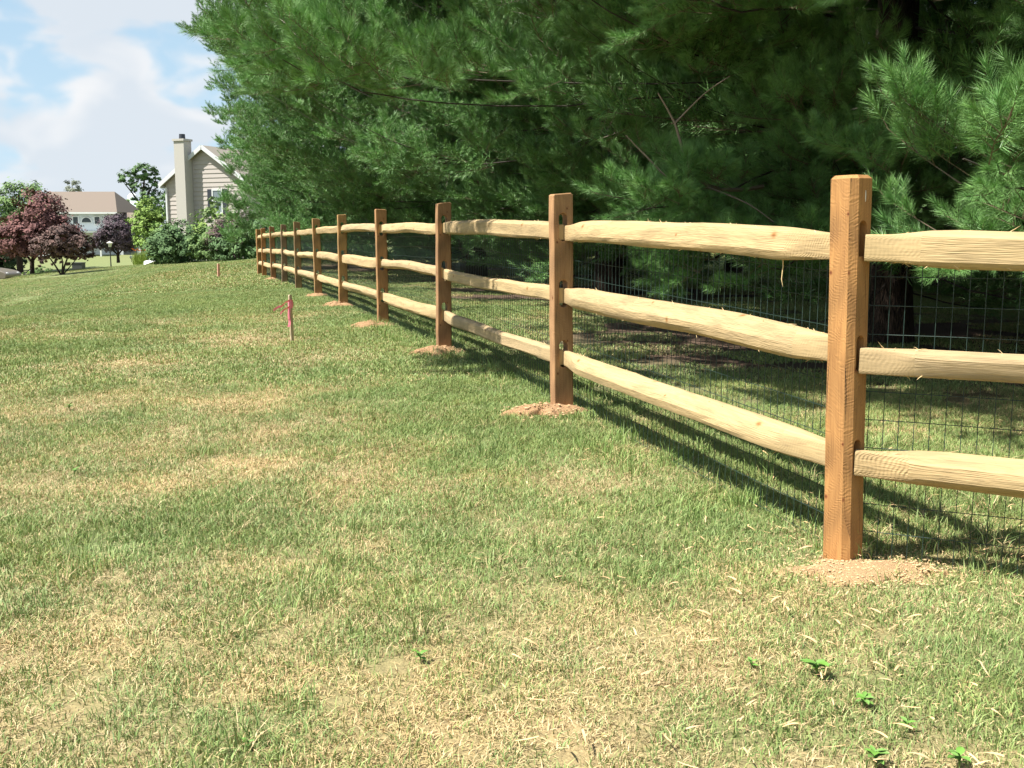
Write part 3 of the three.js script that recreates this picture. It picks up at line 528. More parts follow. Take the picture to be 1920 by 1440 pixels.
function pine([x0, z0, H, reach, h0, lod, seed], label, group, sparse = 1, low = true) {
  const R = rngOf(seed * 101), y0 = groundY(x0, z0) - 0.05, t = thing('pine_tree', label, 'pine tree', group, [x0, y0, z0]);
  const tp = [], tr = []; for (let i = 0; i <= 12; i++) { const q = i / 12; tp.push(V(0.12 * N3(q * 3, seed, 1), q * H, 0.12 * N3(q * 3, seed, 5))); tr.push(mix(0.24, 0.03, q) + (i === 0 ? 0.06 : 0)); }
  part('trunk', tube(tp, tr, 12), barkMat, t);
  const spots = [[], [], [], []], coarse = [[], [], []], kinds = SPRAYS[lod].length, M = new THREE.Matrix4(), Q = new THREE.Quaternion(), zAxis = V(0, 0, 1);
  const place = (p, d, s, tint, rough = false) => {
    if (!allowed(p.x + x0, p.y + y0, p.z + z0, seed)) return;
    const side = V(0, 1, 0).cross(d).normalize(), up = d.clone().cross(side);
    M.makeBasis(side, up, d); Q.setFromRotationMatrix(M).multiply(new THREE.Quaternion().setFromAxisAngle(zAxis, (R() - 0.5) * 1.2));
    (rough ? coarse[Math.floor(R() * 3)] : spots[Math.floor(R() * kinds)]).push([p.clone(), Q.clone(), s, tint]);
  };
  const limb = (pts, radii, mat = limbMat, nm = 'limb') => part(nm, tube(pts, radii, 5), mat, t);
  for (let h = h0; h < H - 0.6;) {
    const q = (h - h0) / (H - h0), visible = h < 1.6 + 0.23 * (Math.abs(z0) + 6), whorl = visible ? 7 : 6;
    const prof = (1 - q ** 2.4) * (0.86 + 0.14 * sm(0, 0.1, q)), turn = R() * 6.28;
    for (let k = 0; k < whorl; k++) {
      const a = turn + (k + 0.6 * (R() - 0.5)) / whorl * Math.PI * 2, dirX = Math.cos(a), dirZ = Math.sin(a);
      const open = Math.max(dirX * -OUT.x + dirZ * -OUT.z, dirX * 0.15 + dirZ * 0.95); // how far the limb looks to the lawn or the camera
      const len = reach * prof * (low ? mix(0.5, 1, sm(1.3, 2.9, h)) : 1) * mix(0.62, 1, sm(-0.35, 0.35, open)) * (0.7 + 0.34 * R()), back = open < -0.3;
      const rise = mix(-0.07, 0.5, q) + 0.14 * (R() - 0.5), tipUp = 0.12 + 0.12 * R(), hh = h + 0.4 * (R() - 0.5);
      const at = (u) => V(dirX * len * u + 0.06 * len * N3(u * 2, a, seed), hh + len * (rise * u - 0.10 * Math.sin(Math.PI * u) * (1 - q) + tipUp * u * u * u), dirZ * len * u + 0.06 * len * N3(u * 2, a + 9, seed));
      let last = 1; while (last > 0.4) { const p = at(last); if (allowed(p.x + x0, p.y + y0, p.z + z0, seed)) break; last -= 0.05; }
      const pts = [], rad = []; for (let i = 0; i <= 7; i++) { pts.push(at(last * i / 7)); rad.push(mix(0.03, 0.003, (i / 7) ** 0.5) * (0.3 + len / 13)); }
      limb(pts, rad);
      const stepU = 0.5 * sparse / len, u0 = 0.34 + 0.14 * R();
      for (let u = u0; u <= 1.0; u += stepU * (0.7 + 0.6 * R())) for (const sg of [-1, 1]) {
        const b = at(u), fw = at(Math.min(1, u + 0.05)).sub(at(u - 0.05)).normalize(), sd = V(0, 1, 0).cross(fw).normalize();
        const sl = 0.2 + 0.26 * len * (1.05 - u) * (0.5 + 0.8 * R()), d = fw.clone().multiplyScalar(0.8).addScaledVector(sd, sg * (0.5 + 0.5 * R())); d.y += 0.06 + 0.3 * (R() - 0.4); d.normalize();
        const fine = visible && !back && b.y + y0 - 1.17 - 0.25 * Math.abs(b.z + z0) < 0.45;
        if (!fine) { // long coarse boughs
          for (let w = 0.05 + 0.2 * R(); w < sl + 0.01; w += 0.5) for (let j = 0; j < 2; j++) { const p = b.clone().addScaledVector(d, w), dd = V(d.x + 0.9 * (R() - 0.5), d.y + 0.7 * (R() - 0.45), d.z + 0.9 * (R() - 0.5)).normalize(); place(p, dd, 1.15 * (0.75 + 0.5 * R()), 0.82 + 0.36 * R(), true); }
          continue;
        }
        // rounded lobes of shoots at the ends of the side branches, hollows between them
        for (let w = sl; w > 0.1; w -= 0.62) {
          const c = b.clone().addScaledVector(d, w); c.y += 0.15 * (R() - 0.5);
          if (N3((c.x + x0) * 0.5 + 3.1, (c.y + y0) * 0.85, (c.z + z0) * 0.5 + seed * 0.7) < (lod ? 0.0 : -0.1)) continue;
          const n = 6 + Math.floor(5 * R()), rad = 0.12 + 0.1 * R(), tone = 0.85 + 0.3 * R();
          for (let j = 0; j < n; j++) {
            const th = R() * 6.283, el = Math.asin(mix(-0.25, 0.95, R())), v = V(Math.cos(th) * Math.cos(el), Math.sin(el), Math.sin(th) * Math.cos(el));
            place(c.clone().addScaledVector(v, rad * R()), v.multiplyScalar(0.85).addScaledVector(d, 0.6).normalize(), 0.62 + 0.28 * R(), tone * (0.9 + 0.2 * R()));
          }
        }
      }
      place(at(1), at(1).sub(at(0.9)).normalize(), 1, 1);
      for (const u of [0.08, 0.16, 0.24, 0.32, 0.4, 0.5]) place(at(u + 0.06 * R()), V(dirX + 0.9 * (R() - 0.5), 0.6 * (R() - 0.5), dirZ + 0.9 * (R() - 0.5)).normalize(), 0.9 + 0.4 * R(), 0.95, true);
    }
    h += visible ? 0.6 + 0.18 * R() : 0.7;
  }
  t.userData.addSprays = (list) => list.forEach((l) => spots[Math.floor(R() * kinds)].push(l));
  const finish = () => {
    delete t.userData.addSprays;
    [...spots, ...coarse].forEach((s, k) => { if (!s.length) return; const im = new THREE.InstancedMesh(k < 4 ? SPRAYS[lod][k] : SPRAYS[3][k - 4], needleMat, s.length), o = new THREE.Object3D(); im.name = 'foliage'; im.userData.kind = 'stuff';
      s.forEach(([p, qq, sc, tint], i) => { o.position.copy(p); o.quaternion.copy(qq); o.scale.setScalar(sc); o.updateMatrix(); im.setMatrixAt(i, o.matrix); im.setColorAt(i, lin(tint, tint, tint)); }); put(im, t); });
    return [...spots, ...coarse].reduce((n, s) => n + s.length, 0);
  };
  return { t, finish, x0, y0, z0, R };
}
let sprayCount = 0;
PINES.forEach((p, i) => {
  const T = pine(p, PINE_LABELS[i], 'white pines behind the fence', 1, i > 0 && i < 4);
  const loc = (x, y, z) => V(x - T.x0, y - T.y0, z - T.z0);
  const bough = (pts, r0, density, seed, uMin = 0.45, spread = uMin < 0.4 ? 1.1 : 0.5) => { // an extra limb through given places, thick with upright shoots
    const c = new THREE.CatmullRomCurve3(pts.map((q) => loc(...q))), ps = c.getPoints(14).map((q, k) => q.add(V(0.1 * N3(k * 0.5, seed, 1), 0.12 * N3(k * 0.45, seed, 6) - 0.1 * Math.sin(k / 14 * Math.PI), 0.1 * N3(k * 0.5, seed, 9)))), R = rngOf(seed), out = [];
    part('limb', tube(ps, ps.map((_, k) => mix(r0 * 0.45, 0.004, k / 14)), 6), limbMat, T.t);
    for (let k = 0; k < density; k++) {
      const u = uMin + (1 - uMin) * R(), p0 = c.getPoint(u), tg = c.getTangent(u), sd = V(0, 1, 0).cross(tg).normalize();
      const d = tg.clone().multiplyScalar(0.5 + 0.4 * R()).addScaledVector(sd, (R() - 0.5) * 2.0).add(V(0, 0.45 * R() + (R() < 0.25 ? -0.5 : 0.15), 0)).normalize();
      const s2 = V(0, 1, 0).cross(d).normalize(), M = new THREE.Matrix4().makeBasis(s2, d.clone().cross(s2), d);
      out.push([p0.addScaledVector(sd, (R() - 0.5) * spread).add(V(0, (R() - 0.5) * 0.2, 0)), new THREE.Quaternion().setFromRotationMatrix(M), 0.62 + 0.32 * R(), 1 + 0.15 * R()]);
    }
    T.t.userData.addSprays(out);
  };
  if (i === 0) {
    bough([[6.6, 1.5, -3.7], [4.6, 1.62, -4.6], [3.2, 1.45, -4.75], [2.25, 1.42, -4.6], [1.9, 1.5, -4.45]], 0.04, 30, 61);
    bough([[6.6, 1.1, -3.7], [4.4, 1.25, -5.0], [3.0, 1.12, -5.3], [2.1, 1.1, -5.2]], 0.035, 22, 62);
  }
  if (i === 1) {
    bough([[3.75, 2.6, -10.4], [1.6, 2.6, -9.8], [-0.6, 2.55, -8.8], [-1.3, 2.55, -8.2], [-1.85, 2.62, -7.9]], 0.02, 70, 63, 0.3);
    bough([[3.75, 2.3, -10.4], [1.4, 2.4, -9.4], [-0.6, 2.3, -8.4], [-1.2, 2.34, -7.9], [-1.65, 2.4, -7.7]], 0.018, 55, 64, 0.3);
    bough([[3.75, 3.3, -10.4], [1.6, 3.3, -9.6], [-0.4, 3.25, -8.6], [-1.5, 3.2, -8.1], [-2.2, 3.1, -7.9]], 0.02, 40, 73, 0.35);
    bough([[3.75, 1.5, -10.4], [2.9, 1.45, -8.9], [2.2, 1.12, -7.8], [1.75, 0.95, -7.2]], 0.03, 34, 65);
    bough([[3.75, 1.4, -10.4], [2.4, 1.4, -9.2], [1.6, 1.12, -8.0], [1.15, 0.95, -7.5]], 0.03, 34, 66);
    bough([[3.75, 2.0, -10.4], [3.0, 2.0, -8.7], [2.5, 1.75, -7.4], [2.3, 1.6, -6.7]], 0.03, 16, 67);
    bough([[3.75, 2.1, -10.4], [3.6, 2.2, -8.6], [3.45, 2.05, -7.3], [3.3, 1.9, -6.6]], 0.03, 14, 68);
    bough([[3.75, 2.9, -10.4], [2.5, 3.0, -8.6], [1.6, 2.75, -7.2], [0.95, 2.55, -6.4]], 0.035, 70, 69);
    bough([[3.75, 3.1, -10.4], [3.0, 3.2, -8.4], [2.3, 2.9, -6.8], [1.9, 2.65, -6.0]], 0.035, 60, 70);
    bough([[3.75, 1.7, -10.4], [2.3, 1.8, -9.0], [1.4, 1.5, -7.9], [0.9, 1.35, -7.3]], 0.03, 34, 71);
    // bare grey twigs that catch the sun
    const dead = (pts, r) => { const c = new THREE.CatmullRomCurve3(pts.map((q) => loc(...q))), ps = c.getPoints(8); part('dead_branch', tube(ps, ps.map((_, k) => mix(r, r * 0.35, k / 8)), 5), deadMat, T.t); };
    dead([[2.0, 1.55, -8.4], [1.55, 1.5, -7.8], [1.30, 1.60, -7.6], [1.15, 1.95, -7.5], [1.02, 2.15, -7.45]], 0.018);
    dead([[1.5, 1.5, -7.75], [1.2, 1.52, -7.6], [0.95, 1.72, -7.5], [0.80, 1.86, -7.45]], 0.011);
    dead([[1.42, 1.52, -7.7], [1.58, 1.44, -7.55], [1.7, 1.38, -7.5], [1.86, 1.26, -7.45]], 0.009);
    dead([[1.15, 1.95, -7.5], [1.35, 2.15, -7.4], [1.5, 2.25, -7.35]], 0.008);
  }
  sprayCount += T.finish();
});
// a second row further back closes the view between the trunks
[[10.6, -14.5, 13, 5.6, 0.7, 0, 71], [9.0, -22.5, 14, 5.8, 0.9, 0, 72], [6.6, -31, 14, 5.8, 0.8, 0, 73], [4.2, -40, 14, 5.8, 0.7, 0, 74], [12.6, -6.5, 13, 5.4, 0.7, 0, 75]].forEach((p, i) => {
  const T = pine(p, ['dim pine in the back row, between the corner post and the second post', 'dim pine in the back row, just right of the second post', 'dim pine in the back row, just left of the second post', 'dim pine in the back row, behind the third fence post', 'dim pine in the back row at the right edge, behind the tufted branch'][i], 'back row of pines', 1.25, false);
  sprayCount += T.finish();
});
// ---------------------------------------------------------------- leafy trees, shrubs
function leafCrown(seed, blobs, leaves, size, c0, c1, clump = 0.42) {
  const R = rngOf(seed), pos = [], col = [], idx = [], vol = blobs.map((b) => b[3] * b[4] * b[5]), sum = vol.reduce((a, b) => a + b, 0);
  const g1 = () => (R() + R() + R() - 1.5) / 1.5;
  blobs.forEach((b, bi) => {
    const n = Math.round(leaves * 2.2 * vol[bi] / sum), clumps = Math.max(8, Math.round(n / 34));
    for (let c = 0; c < clumps; c++) {
      const th = R() * 6.283, ph = Math.acos(1 - 2 * R()), rr = 0.55 + 0.48 * R() ** 0.6, nx = Math.sin(ph) * Math.cos(th), ny = Math.cos(ph), nz = Math.sin(ph) * Math.sin(th);
      const cx = b[0] + nx * b[3] * rr, cy = b[1] + ny * b[4] * rr, cz = b[2] + nz * b[5] * rr, cr = clump * (0.7 + 0.7 * R()) * Math.min(b[3], b[4]), tone = R();
      for (let k = 0; k < n / clumps; k++) {
        const x = cx + g1() * cr, y = cy + g1() * cr * 0.75, z = cz + g1() * cr, s = size * (0.6 + 0.8 * R());
        const d = V(nx + 1.1 * (R() - 0.5), ny + 0.5 + 1.1 * (R() - 0.5), nz + 1.1 * (R() - 0.5)).normalize(), u = d.clone().cross(V(R() - 0.5, R() - 0.5, R() - 0.5)).normalize(), w = d.clone().cross(u), q = pos.length / 3;
        for (const [a, e] of [[-1, 0], [0, -0.5], [1, 0], [0, 0.5]]) pos.push(x + (u.x * a + w.x * e) * s / 2, y + (u.y * a + w.y * e) * s / 2, z + (u.z * a + w.z * e) * s / 2);
        idx.push(q, q + 1, q + 2, q, q + 2, q + 3);
        const t = 0.6 * tone + 0.4 * R(), f = 0.8 + 0.4 * R(); for (let j = 0; j < 4; j++) for (let m = 0; m < 3; m++) col.push(mix(c0[m], c1[m], t) * f);
      }
    }
  });
  const g = geoFrom(pos, col, idx); g.computeVertexNormals(); return g;
}
const leafMat = new THREE.MeshStandardMaterial({ vertexColors: true, roughness: 0.85, side: THREE.DoubleSide });
// stems: [[x, y, z, radius] ...] chains from the base; blobs in own axes
function leafy(name, label, category, x, z, seed, stems, blobs, leaves, size, c0, c1, group, clump) {
  const y = groundY(x, z) - 0.06, t = thing(name, label, category, group, [x, y, z]);
  stems.forEach((s, i) => part(i ? 'limb' : category === 'shrub' ? 'stem' : 'trunk', tube(s.map((q) => V(q[0], q[1], q[2])), s.map((q) => q[3]), 7), barkMat, t));
  const c = part(category === 'shrub' ? 'foliage' : 'crown', leafCrown(seed, blobs, leaves, size, c0, c1, clump), leafMat, t); c.userData.kind = 'stuff';
  return t;
}
const G_DARK = [[0.055, 0.12, 0.04], [0.11, 0.19, 0.065]], G_MID = [[0.085, 0.165, 0.045], [0.16, 0.25, 0.08]], G_LIGHT = [[0.15, 0.27, 0.05], [0.25, 0.36, 0.08]], G_RED = [[0.10, 0.042, 0.042], [0.22, 0.095, 0.085]], G_PURPLE = [[0.05, 0.035, 0.048], [0.11, 0.075, 0.09]], G_BROWN = [[0.07, 0.05, 0.045], [0.13, 0.09, 0.08]];

leafy('maple_tree', 'large red-leaved maple on the lawn, leftmost of the red trees', 'tree', -28.6, -62, 201,
  [[[0, 0, 0, 0.14], [0.05, 0.8, 0, 0.12], [0.3, 1.6, 0, 0.09], [0.6, 2.8, 0, 0.05]], [[0.05, 0.8, 0, 0.08], [-0.6, 1.7, 0.2, 0.05], [-1.1, 2.6, 0.2, 0.02]], [[0.1, 0.9, 0, 0.07], [1.0, 1.8, 0.1, 0.05], [1.7, 2.6, 0, 0.02]]],
  [[0.7, 3.6, 0, 1.35, 1.55, 1.3], [-0.7, 2.3, 0.2, 1.3, 1.2, 1.2], [1.7, 2.5, 0, 1.4, 1.3, 1.3], [0.5, 2.2, 0.6, 1.5, 1.1, 1.2], [2.6, 1.9, 0.1, 0.9, 0.9, 0.9], [-1.4, 1.6, 0, 0.8, 0.5, 0.8]], 7500, 0.19, ...G_RED, null, 0.32);
leafy('plum_tree', 'low dark red multi-stemmed plum in front of the red-leaved maple', 'tree', -25.1, -58, 202,
  [[[0, 0, 0, 0.07], [0.2, 0.6, 0, 0.05], [0.5, 1.3, 0, 0.03]], [[0, 0, 0, 0.06], [-0.3, 0.6, 0.1, 0.045], [-0.7, 1.2, 0.1, 0.02]], [[0, 0, 0, 0.05], [0.05, 0.7, -0.1, 0.04], [0, 1.5, 0, 0.02]], [[0, 0, 0, 0.04], [0.5, 0.5, 0.1, 0.03], [1.0, 1.1, 0, 0.02]]],
  [[0.2, 1.9, 0, 1.2, 0.9, 1], [1.1, 1.6, 0, 0.9, 0.7, 0.8], [-0.8, 1.6, 0.1, 0.8, 0.7, 0.7], [0.1, 0.85, 0.1, 0.7, 0.25, 0.5], [-0.9, 0.75, 0, 0.5, 0.25, 0.4]], 3600, 0.16, [0.07, 0.045, 0.04], [0.15, 0.085, 0.07], null, 0.3);
leafy('plum_tree', 'round dark purple plum tree in front of the white house', 'tree', -34, -90, 203,
  [[[0, 0, 0, 0.15], [0, 0.7, 0, 0.12], [0.1, 1.8, 0, 0.08], [0, 2.8, 0, 0.03]], [[0, 0.7, 0, 0.08], [0.8, 1.6, 0, 0.04], [1.2, 2.2, 0, 0.02]], [[0, 0.7, 0, 0.08], [-0.8, 1.5, 0, 0.04], [-1.2, 2.2, 0, 0.02]]],
  [[0, 2.6, 0, 1.55, 1.5, 1.5], [-0.8, 2.0, 0.2, 1.2, 1.0, 1.1], [0.9, 2.1, 0.1, 1.15, 1.15, 1.1], [0.2, 3.3, 0, 1.0, 0.9, 0.9]], 4600, 0.2, ...G_PURPLE, null, 0.34);
leafy('oak_tree', 'tall green tree behind the red-leaved maple at the left edge', 'tree', -37.8, -80, 204,
  [[[0, 0, 0, 0.25], [0, 2, 0, 0.2], [0.2, 4, 0, 0.1], [0.3, 6, 0, 0.04]]],
  [[0.6, 5.2, 0, 2.0, 1.9, 1.8], [-1.2, 4.6, 0, 2.0, 1.7, 1.8], [1.6, 4.3, 0.2, 1.3, 1.5, 1.2], [0, 3.4, 0.5, 2.2, 1.6, 1.6], [-2.4, 3.0, 0, 1.6, 1.6, 1.5]], 6500, 0.24, ...G_MID, null, 0.34);
leafy('spruce_tree', 'dark evergreen at the left edge beside the red-leaved maple', 'tree', -41.2, -84, 205, [[[0, 0, 0, 0.2], [0, 2, 0, 0.14], [0, 4, 0, 0.05]]], [[0, 2.2, 0, 1.7, 1.9, 1.6], [0.9, 1.2, 0, 1.4, 1.1, 1.3]], 3200, 0.2, [0.022, 0.045, 0.022], [0.045, 0.08, 0.035], null, 0.3);
leafy('oak_tree', 'far spreading oak with gaps in its crown, left of the chimney', 'tree', -53, -150, 206,
  [[[0, 0, 0, 0.4], [0, 4, 0, 0.32], [0.4, 7, 0, 0.2], [0.8, 10, 0, 0.06]], [[0.2, 5, 0, 0.16], [-1.4, 7.4, 0, 0.1], [-2.2, 8.4, 0, 0.05]], [[0.3, 5.4, 0, 0.16], [1.7, 8, 0, 0.1], [2.4, 9, 0, 0.05]]],
  [[0.6, 10.0, 0, 1.9, 1.2, 1.6], [-1.7, 9.2, 0, 1.2, 1.2, 1.2], [2.1, 9.0, 0, 0.9, 1.4, 1.1], [-0.1, 7.9, 0, 1.3, 0.8, 1.2], [1.3, 6.6, 0, 1.4, 1.3, 1.3], [-1.0, 5.4, 0, 1.2, 1.0, 1.2], [0.8, 4.4, 0, 1.9, 1.4, 1.5]], 5200, 0.3, ...G_DARK, null, 0.3);
leafy('ash_tree', 'bright green tree standing against the left wall of the beige house', 'tree', -27.8, -80, 207, [[[0, 0, 0, 0.16], [0, 2, 0, 0.1], [0.1, 3.6, 0, 0.04]]], [[0.1, 4.0, 0, 1.0, 1.15, 1.0], [-0.3, 3.0, 0, 1.2, 1.0, 1.0], [0.7, 2.9, 0, 0.9, 1.3, 0.9], [0.2, 1.9, 0.1, 1.3, 1.1, 1.0]], 4200, 0.2, ...G_LIGHT, null, 0.34);
leafy('poplar_tree', 'thin grey-green far tree showing over the white house roof', 'tree', -66, -158, 208, [[[0, 0, 0, 0.2], [0, 5, 0, 0.12], [0, 9.4, 0, 0.03]], [[0, 6, 0, 0.07], [1.0, 8.6, 0, 0.03]], [[0, 6, 0, 0.07], [-1.0, 8.3, 0, 0.03]]], [[0, 8.6, 0, 1.3, 1.0, 1.0], [0.4, 7.6, 0, 1.6, 0.9, 1.2]], 420, 0.3, [0.13, 0.15, 0.1], [0.2, 0.22, 0.16], null, 0.5);
leafy('oak_tree', 'treetop showing just above the left eave of the beige house', 'tree', -33.6, -105, 209, [[[0, 0, 0, 0.24], [0, 4, 0, 0.16], [0, 6.4, 0, 0.05]]], [[0, 6.0, 0, 1.3, 1.4, 1.2], [0.6, 4.4, 0, 1.6, 1.6, 1.4], [-0.8, 4.6, 0, 1.2, 1.2, 1.2]], 2600, 0.26, ...G_DARK, null, 0.34);
leafy('oak_tree', 'treetop showing just over the roof ridge of the beige house', 'tree', -30.3, -112, 210, [[[0, 0, 0, 0.26], [0, 5, 0, 0.18], [0, 9, 0, 0.05]]], [[0, 9.3, 0, 0.9, 0.9, 0.9], [0, 7.6, 0, 1.8, 1.6, 1.6]], 2200, 0.26, ...G_MID, null, 0.34);
leafy('oak_tree', 'small far tree beside the white silo dome', 'tree', -77.5, -200, 211, [[[0, 0, 0, 0.2], [0, 4, 0, 0.14], [0, 7, 0, 0.05]]], [[0, 6.6, 0, 1.5, 1.4, 1.2], [0.6, 5, 0, 1.8, 1.6, 1.4]], 1500, 0.34, ...G_DARK, null, 0.36);
const SHRUBS = [ // x, z, half width, height, palette, label
  [-20.2, -61.5, 1.0, 1.75, G_DARK, 'dark green shrub at the left end of the row below the beige house'],
  [-19.2, -60.5, 1.25, 2.1, G_DARK, 'dark green shrub below the chimney of the beige house'],
  [-17.9, -63.5, 1.5, 2.75, G_LIGHT, 'yellow-green shrub, brightest and tallest in the row by the beige house'],
  [-16.7, -59.6, 1.3, 1.9, G_MID, 'mid green shrub in the middle of the row, right of the yellow-green one'],
  [-15.5, -58.6, 1.15, 2.35, G_BROWN, 'brownish purple smoke bush at the fence end of the shrub row'],
  [-14.9, -56.4, 1.0, 1.5, G_DARK, 'low dark shrub in front of the smoke bush by the last fence posts'],
  [-22.3, -67, 0.85, 2.3, G_MID, 'loose green shrub between the daylilies and the beige house corner'],
  [-13.2, -55, 1.2, 2.0, G_DARK, 'shaded shrub just beyond the end of the fence'],
];
SHRUBS.forEach(([x, z, w0, h0, c, label], i, _, w = w0 * 1.3, h = h0 * 1.22) => leafy('shrub', label, 'shrub', x, z, 230 + i, [[[0, 0, 0, 0.05], [0.05, h * 0.4, 0, 0.04], [0.1, h * 0.75, 0, 0.015]]],
  [[0, h * 0.62, 0, w * 0.8, h * 0.36, w * 0.7], [-w * 0.45, h * 0.4, 0.1, w * 0.6, h * 0.38, w * 0.6], [w * 0.45, h * 0.42, 0.1, w * 0.6, h * 0.38, w * 0.6], [0, h * 0.24, 0.4, w * 0.95, h * 0.24, w * 0.6]], 2600, 0.17, ...c, 'shrubs along the beige house', 0.34));
leafy('sapling', 'thin pale sapling in front of the beige house window', 'tree', -17.3, -61, 240, [[[0, 0, 0, 0.03], [0.05, 1.6, 0, 0.025], [0, 3.6, 0, 0.008]]], [[0, 3.3, 0, 0.35, 0.45, 0.35], [-0.25, 2.7, 0, 0.4, 0.4, 0.35], [0.3, 2.4, 0, 0.35, 0.4, 0.3]], 420, 0.16, [0.15, 0.23, 0.08], [0.24, 0.33, 0.14], null, 0.5);
leafy('shrub', 'low green bed plant at the left edge, behind the parked car', 'shrub', -34.2, -76, 241, [[[0, 0, 0, 0.03], [0, 0.3, 0, 0.02]]], [[0, 0.3, 0, 0.7, 0.3, 0.4], [-0.6, 0.25, 0, 0.6, 0.25, 0.4]], 600, 0.12, ...G_MID, null, 0.4);
{ // daylilies
  const x = -23.2, z = -65.5, y = groundY(x, z), t = thing('daylily_clump', 'yellow-green daylily clump with orange flowers left of the shrub row', 'flowers', null, [x, y, z]), R = rngOf(260), pos = [], col = [], idx = [];
  for (let i = 0; i < 700; i++) { const bx = (R() - 0.5) * 1.0, bz = (R() - 0.5) * 0.6, a = R() * 6.28, h = 0.5 + 0.4 * R(), o = 0.1 + 0.25 * R(), k = pos.length / 3, w = 0.018; pos.push(bx - w, 0, bz, bx + w, 0, bz, bx + Math.cos(a) * o, h, bz + Math.sin(a) * o); idx.push(k, k + 1, k + 2); const f = 0.8 + 0.4 * R(); for (let q = 0; q < 3; q++) col.push(0.26 * f, 0.36 * f, 0.06 * f); }
  const g = geoFrom(pos, col, idx); g.computeVertexNormals(); part('leaves', g, leafMat, t).userData.kind = 'stuff';
  const fm = std([0.75, 0.2, 0.04], 0.6), fg = new THREE.ConeGeometry(0.07, 0.09, 6, 1, true).rotateX(Math.PI);
  for (let i = 0; i < 14; i++) { const m = part('flower', fg, fm, t); m.position.set((R() - 0.5) * 1.1, 0.86 + 0.14 * R(), (R() - 0.5) * 0.5); m.rotation.set(0.5 * (R() - 0.5), 0, 0.6 * (R() - 0.5)); }
}

// ---------------------------------------------------------------- houses
const slope = (w, h, d) => { const s = new THREE.Shape(); s.moveTo(-w / 2, 0); s.lineTo(w / 2, 0); s.lineTo(0, h); s.closePath(); return new THREE.ExtrudeGeometry(s, { depth: d, bevelEnabled: false }); };
{ // beige house: gable end to the lawn
  const x = -20.9, z = -72, y = groundY(x, z) - 0.3, t = thing('beige_house', 'beige sided house with tall chimney at its gable end', 'house', null, [x, y, z], -0.42);
  const W = 7.0, EH = 5.7, RH = 2.3, D = 11, wall = std([0.40, 0.365, 0.34], 0.85), trim = std([0.58, 0.6, 0.61], 0.6), roofM = std([0.23, 0.205, 0.17], 0.9), chM = std([0.42, 0.40, 0.37], 0.9), dark = std([0.025, 0.03, 0.045], 0.6);
  const s = new THREE.Shape(); s.moveTo(-W / 2, 0); s.lineTo(W / 2, 0); s.lineTo(W / 2, EH); s.lineTo(0, EH + RH); s.lineTo(-W / 2, EH); s.closePath();
  const wl = part('wall', new THREE.ExtrudeGeometry(s, { depth: D, bevelEnabled: false }).translate(0, 0, -D), wall, t);
  for (let k = 0, p = 0.30; k * p < EH + RH - 0.2; k++) { // lapped boards: lower edge proud
    const y0 = k * p, y1 = y0 + p + 0.012, hw = (q) => q <= EH ? W / 2 : Math.max(0.02, (W / 2) * (1 - (q - EH) / RH)), a = hw(y0), b = hw(y1);
    const g = geoFrom([-a, y0, 0.045, a, y0, 0.045, b, y1, 0.008, -b, y1, 0.008, -a, y0, 0.002, a, y0, 0.002], null, [0, 1, 2, 0, 2, 3, 4, 5, 1, 4, 1, 0]); g.computeVertexNormals();
    part('siding_board', toCreasedNormals(g, 0.3), wall, wl);
  }
  for (const sg of [-1, 1]) {
    const L = Math.hypot(W / 2 + 0.35, RH * (1 + 0.7 / W)), an = Math.atan2(RH, W / 2);
    const r = part('roof', box(L, 0.14, D + 0.7, 0, 0, 0), roofM, t); r.position.set(sg * (W / 4 + 0.17), EH + RH / 2 - 0.02, -D / 2); r.rotation.z = -sg * an;
    const f = part('rake_board', box(L, 0.26, 0.05), trim, t); f.position.set(sg * (W / 4 + 0.17), EH + RH / 2 - 0.06, 0.38); f.rotation.z = -sg * an;
    part('gutter', box(0.14, 0.14, D + 0.6, sg * (W / 2 + 0.36), EH - 0.26, -D / 2), trim, t);
  }
  part('downspout', box(0.12, EH - 0.3, 0.12, -W / 2 + 0.08, EH / 2 - 0.15, 0.12), trim, t);
  const ch = part('chimney', box(0.86, 8.5, 0.75, -1.55, 4.25, 0.42), chM, t); part('chimney_cap', box(1.0, 0.14, 0.9, -1.55, 8.53, 0.42), chM, ch); part('flue', new THREE.CylinderGeometry(0.2, 0.22, 0.36, 10).translate(-1.55, 8.76, 0.42), dark, ch);
  const win = (nm, wx, wy, ww, wh) => { const f = part('window', mergeGeometries([box(ww + 0.2, 0.12, 0.07, wx, wy + wh / 2 + 0.06, 0.06), box(ww + 0.2, 0.12, 0.07, wx, wy - wh / 2 - 0.06, 0.06), box(0.1, wh, 0.07, wx - ww / 2 - 0.05, wy, 0.06), box(0.1, wh, 0.07, wx + ww / 2 + 0.05, wy, 0.06), box(ww, 0.06, 0.06, wx, wy, 0.06)]), trim, t);
    part('pane', box(ww, wh, 0.02, wx, wy, 0.05), new THREE.MeshPhysicalMaterial({ color: lin(0.16, 0.2, 0.22), roughness: 0.08, metalness: 0, clearcoat: 1 }), f);
    for (const sg of [-1, 1]) part('shutter', box(0.36, wh + 0.2, 0.05, wx + sg * (ww / 2 + 0.3), wy, 0.055), dark, t); };
  win('w', 0.95, 4.4, 0.7, 1.45); win('w', 0.95, 1.7, 0.7, 1.5);
}
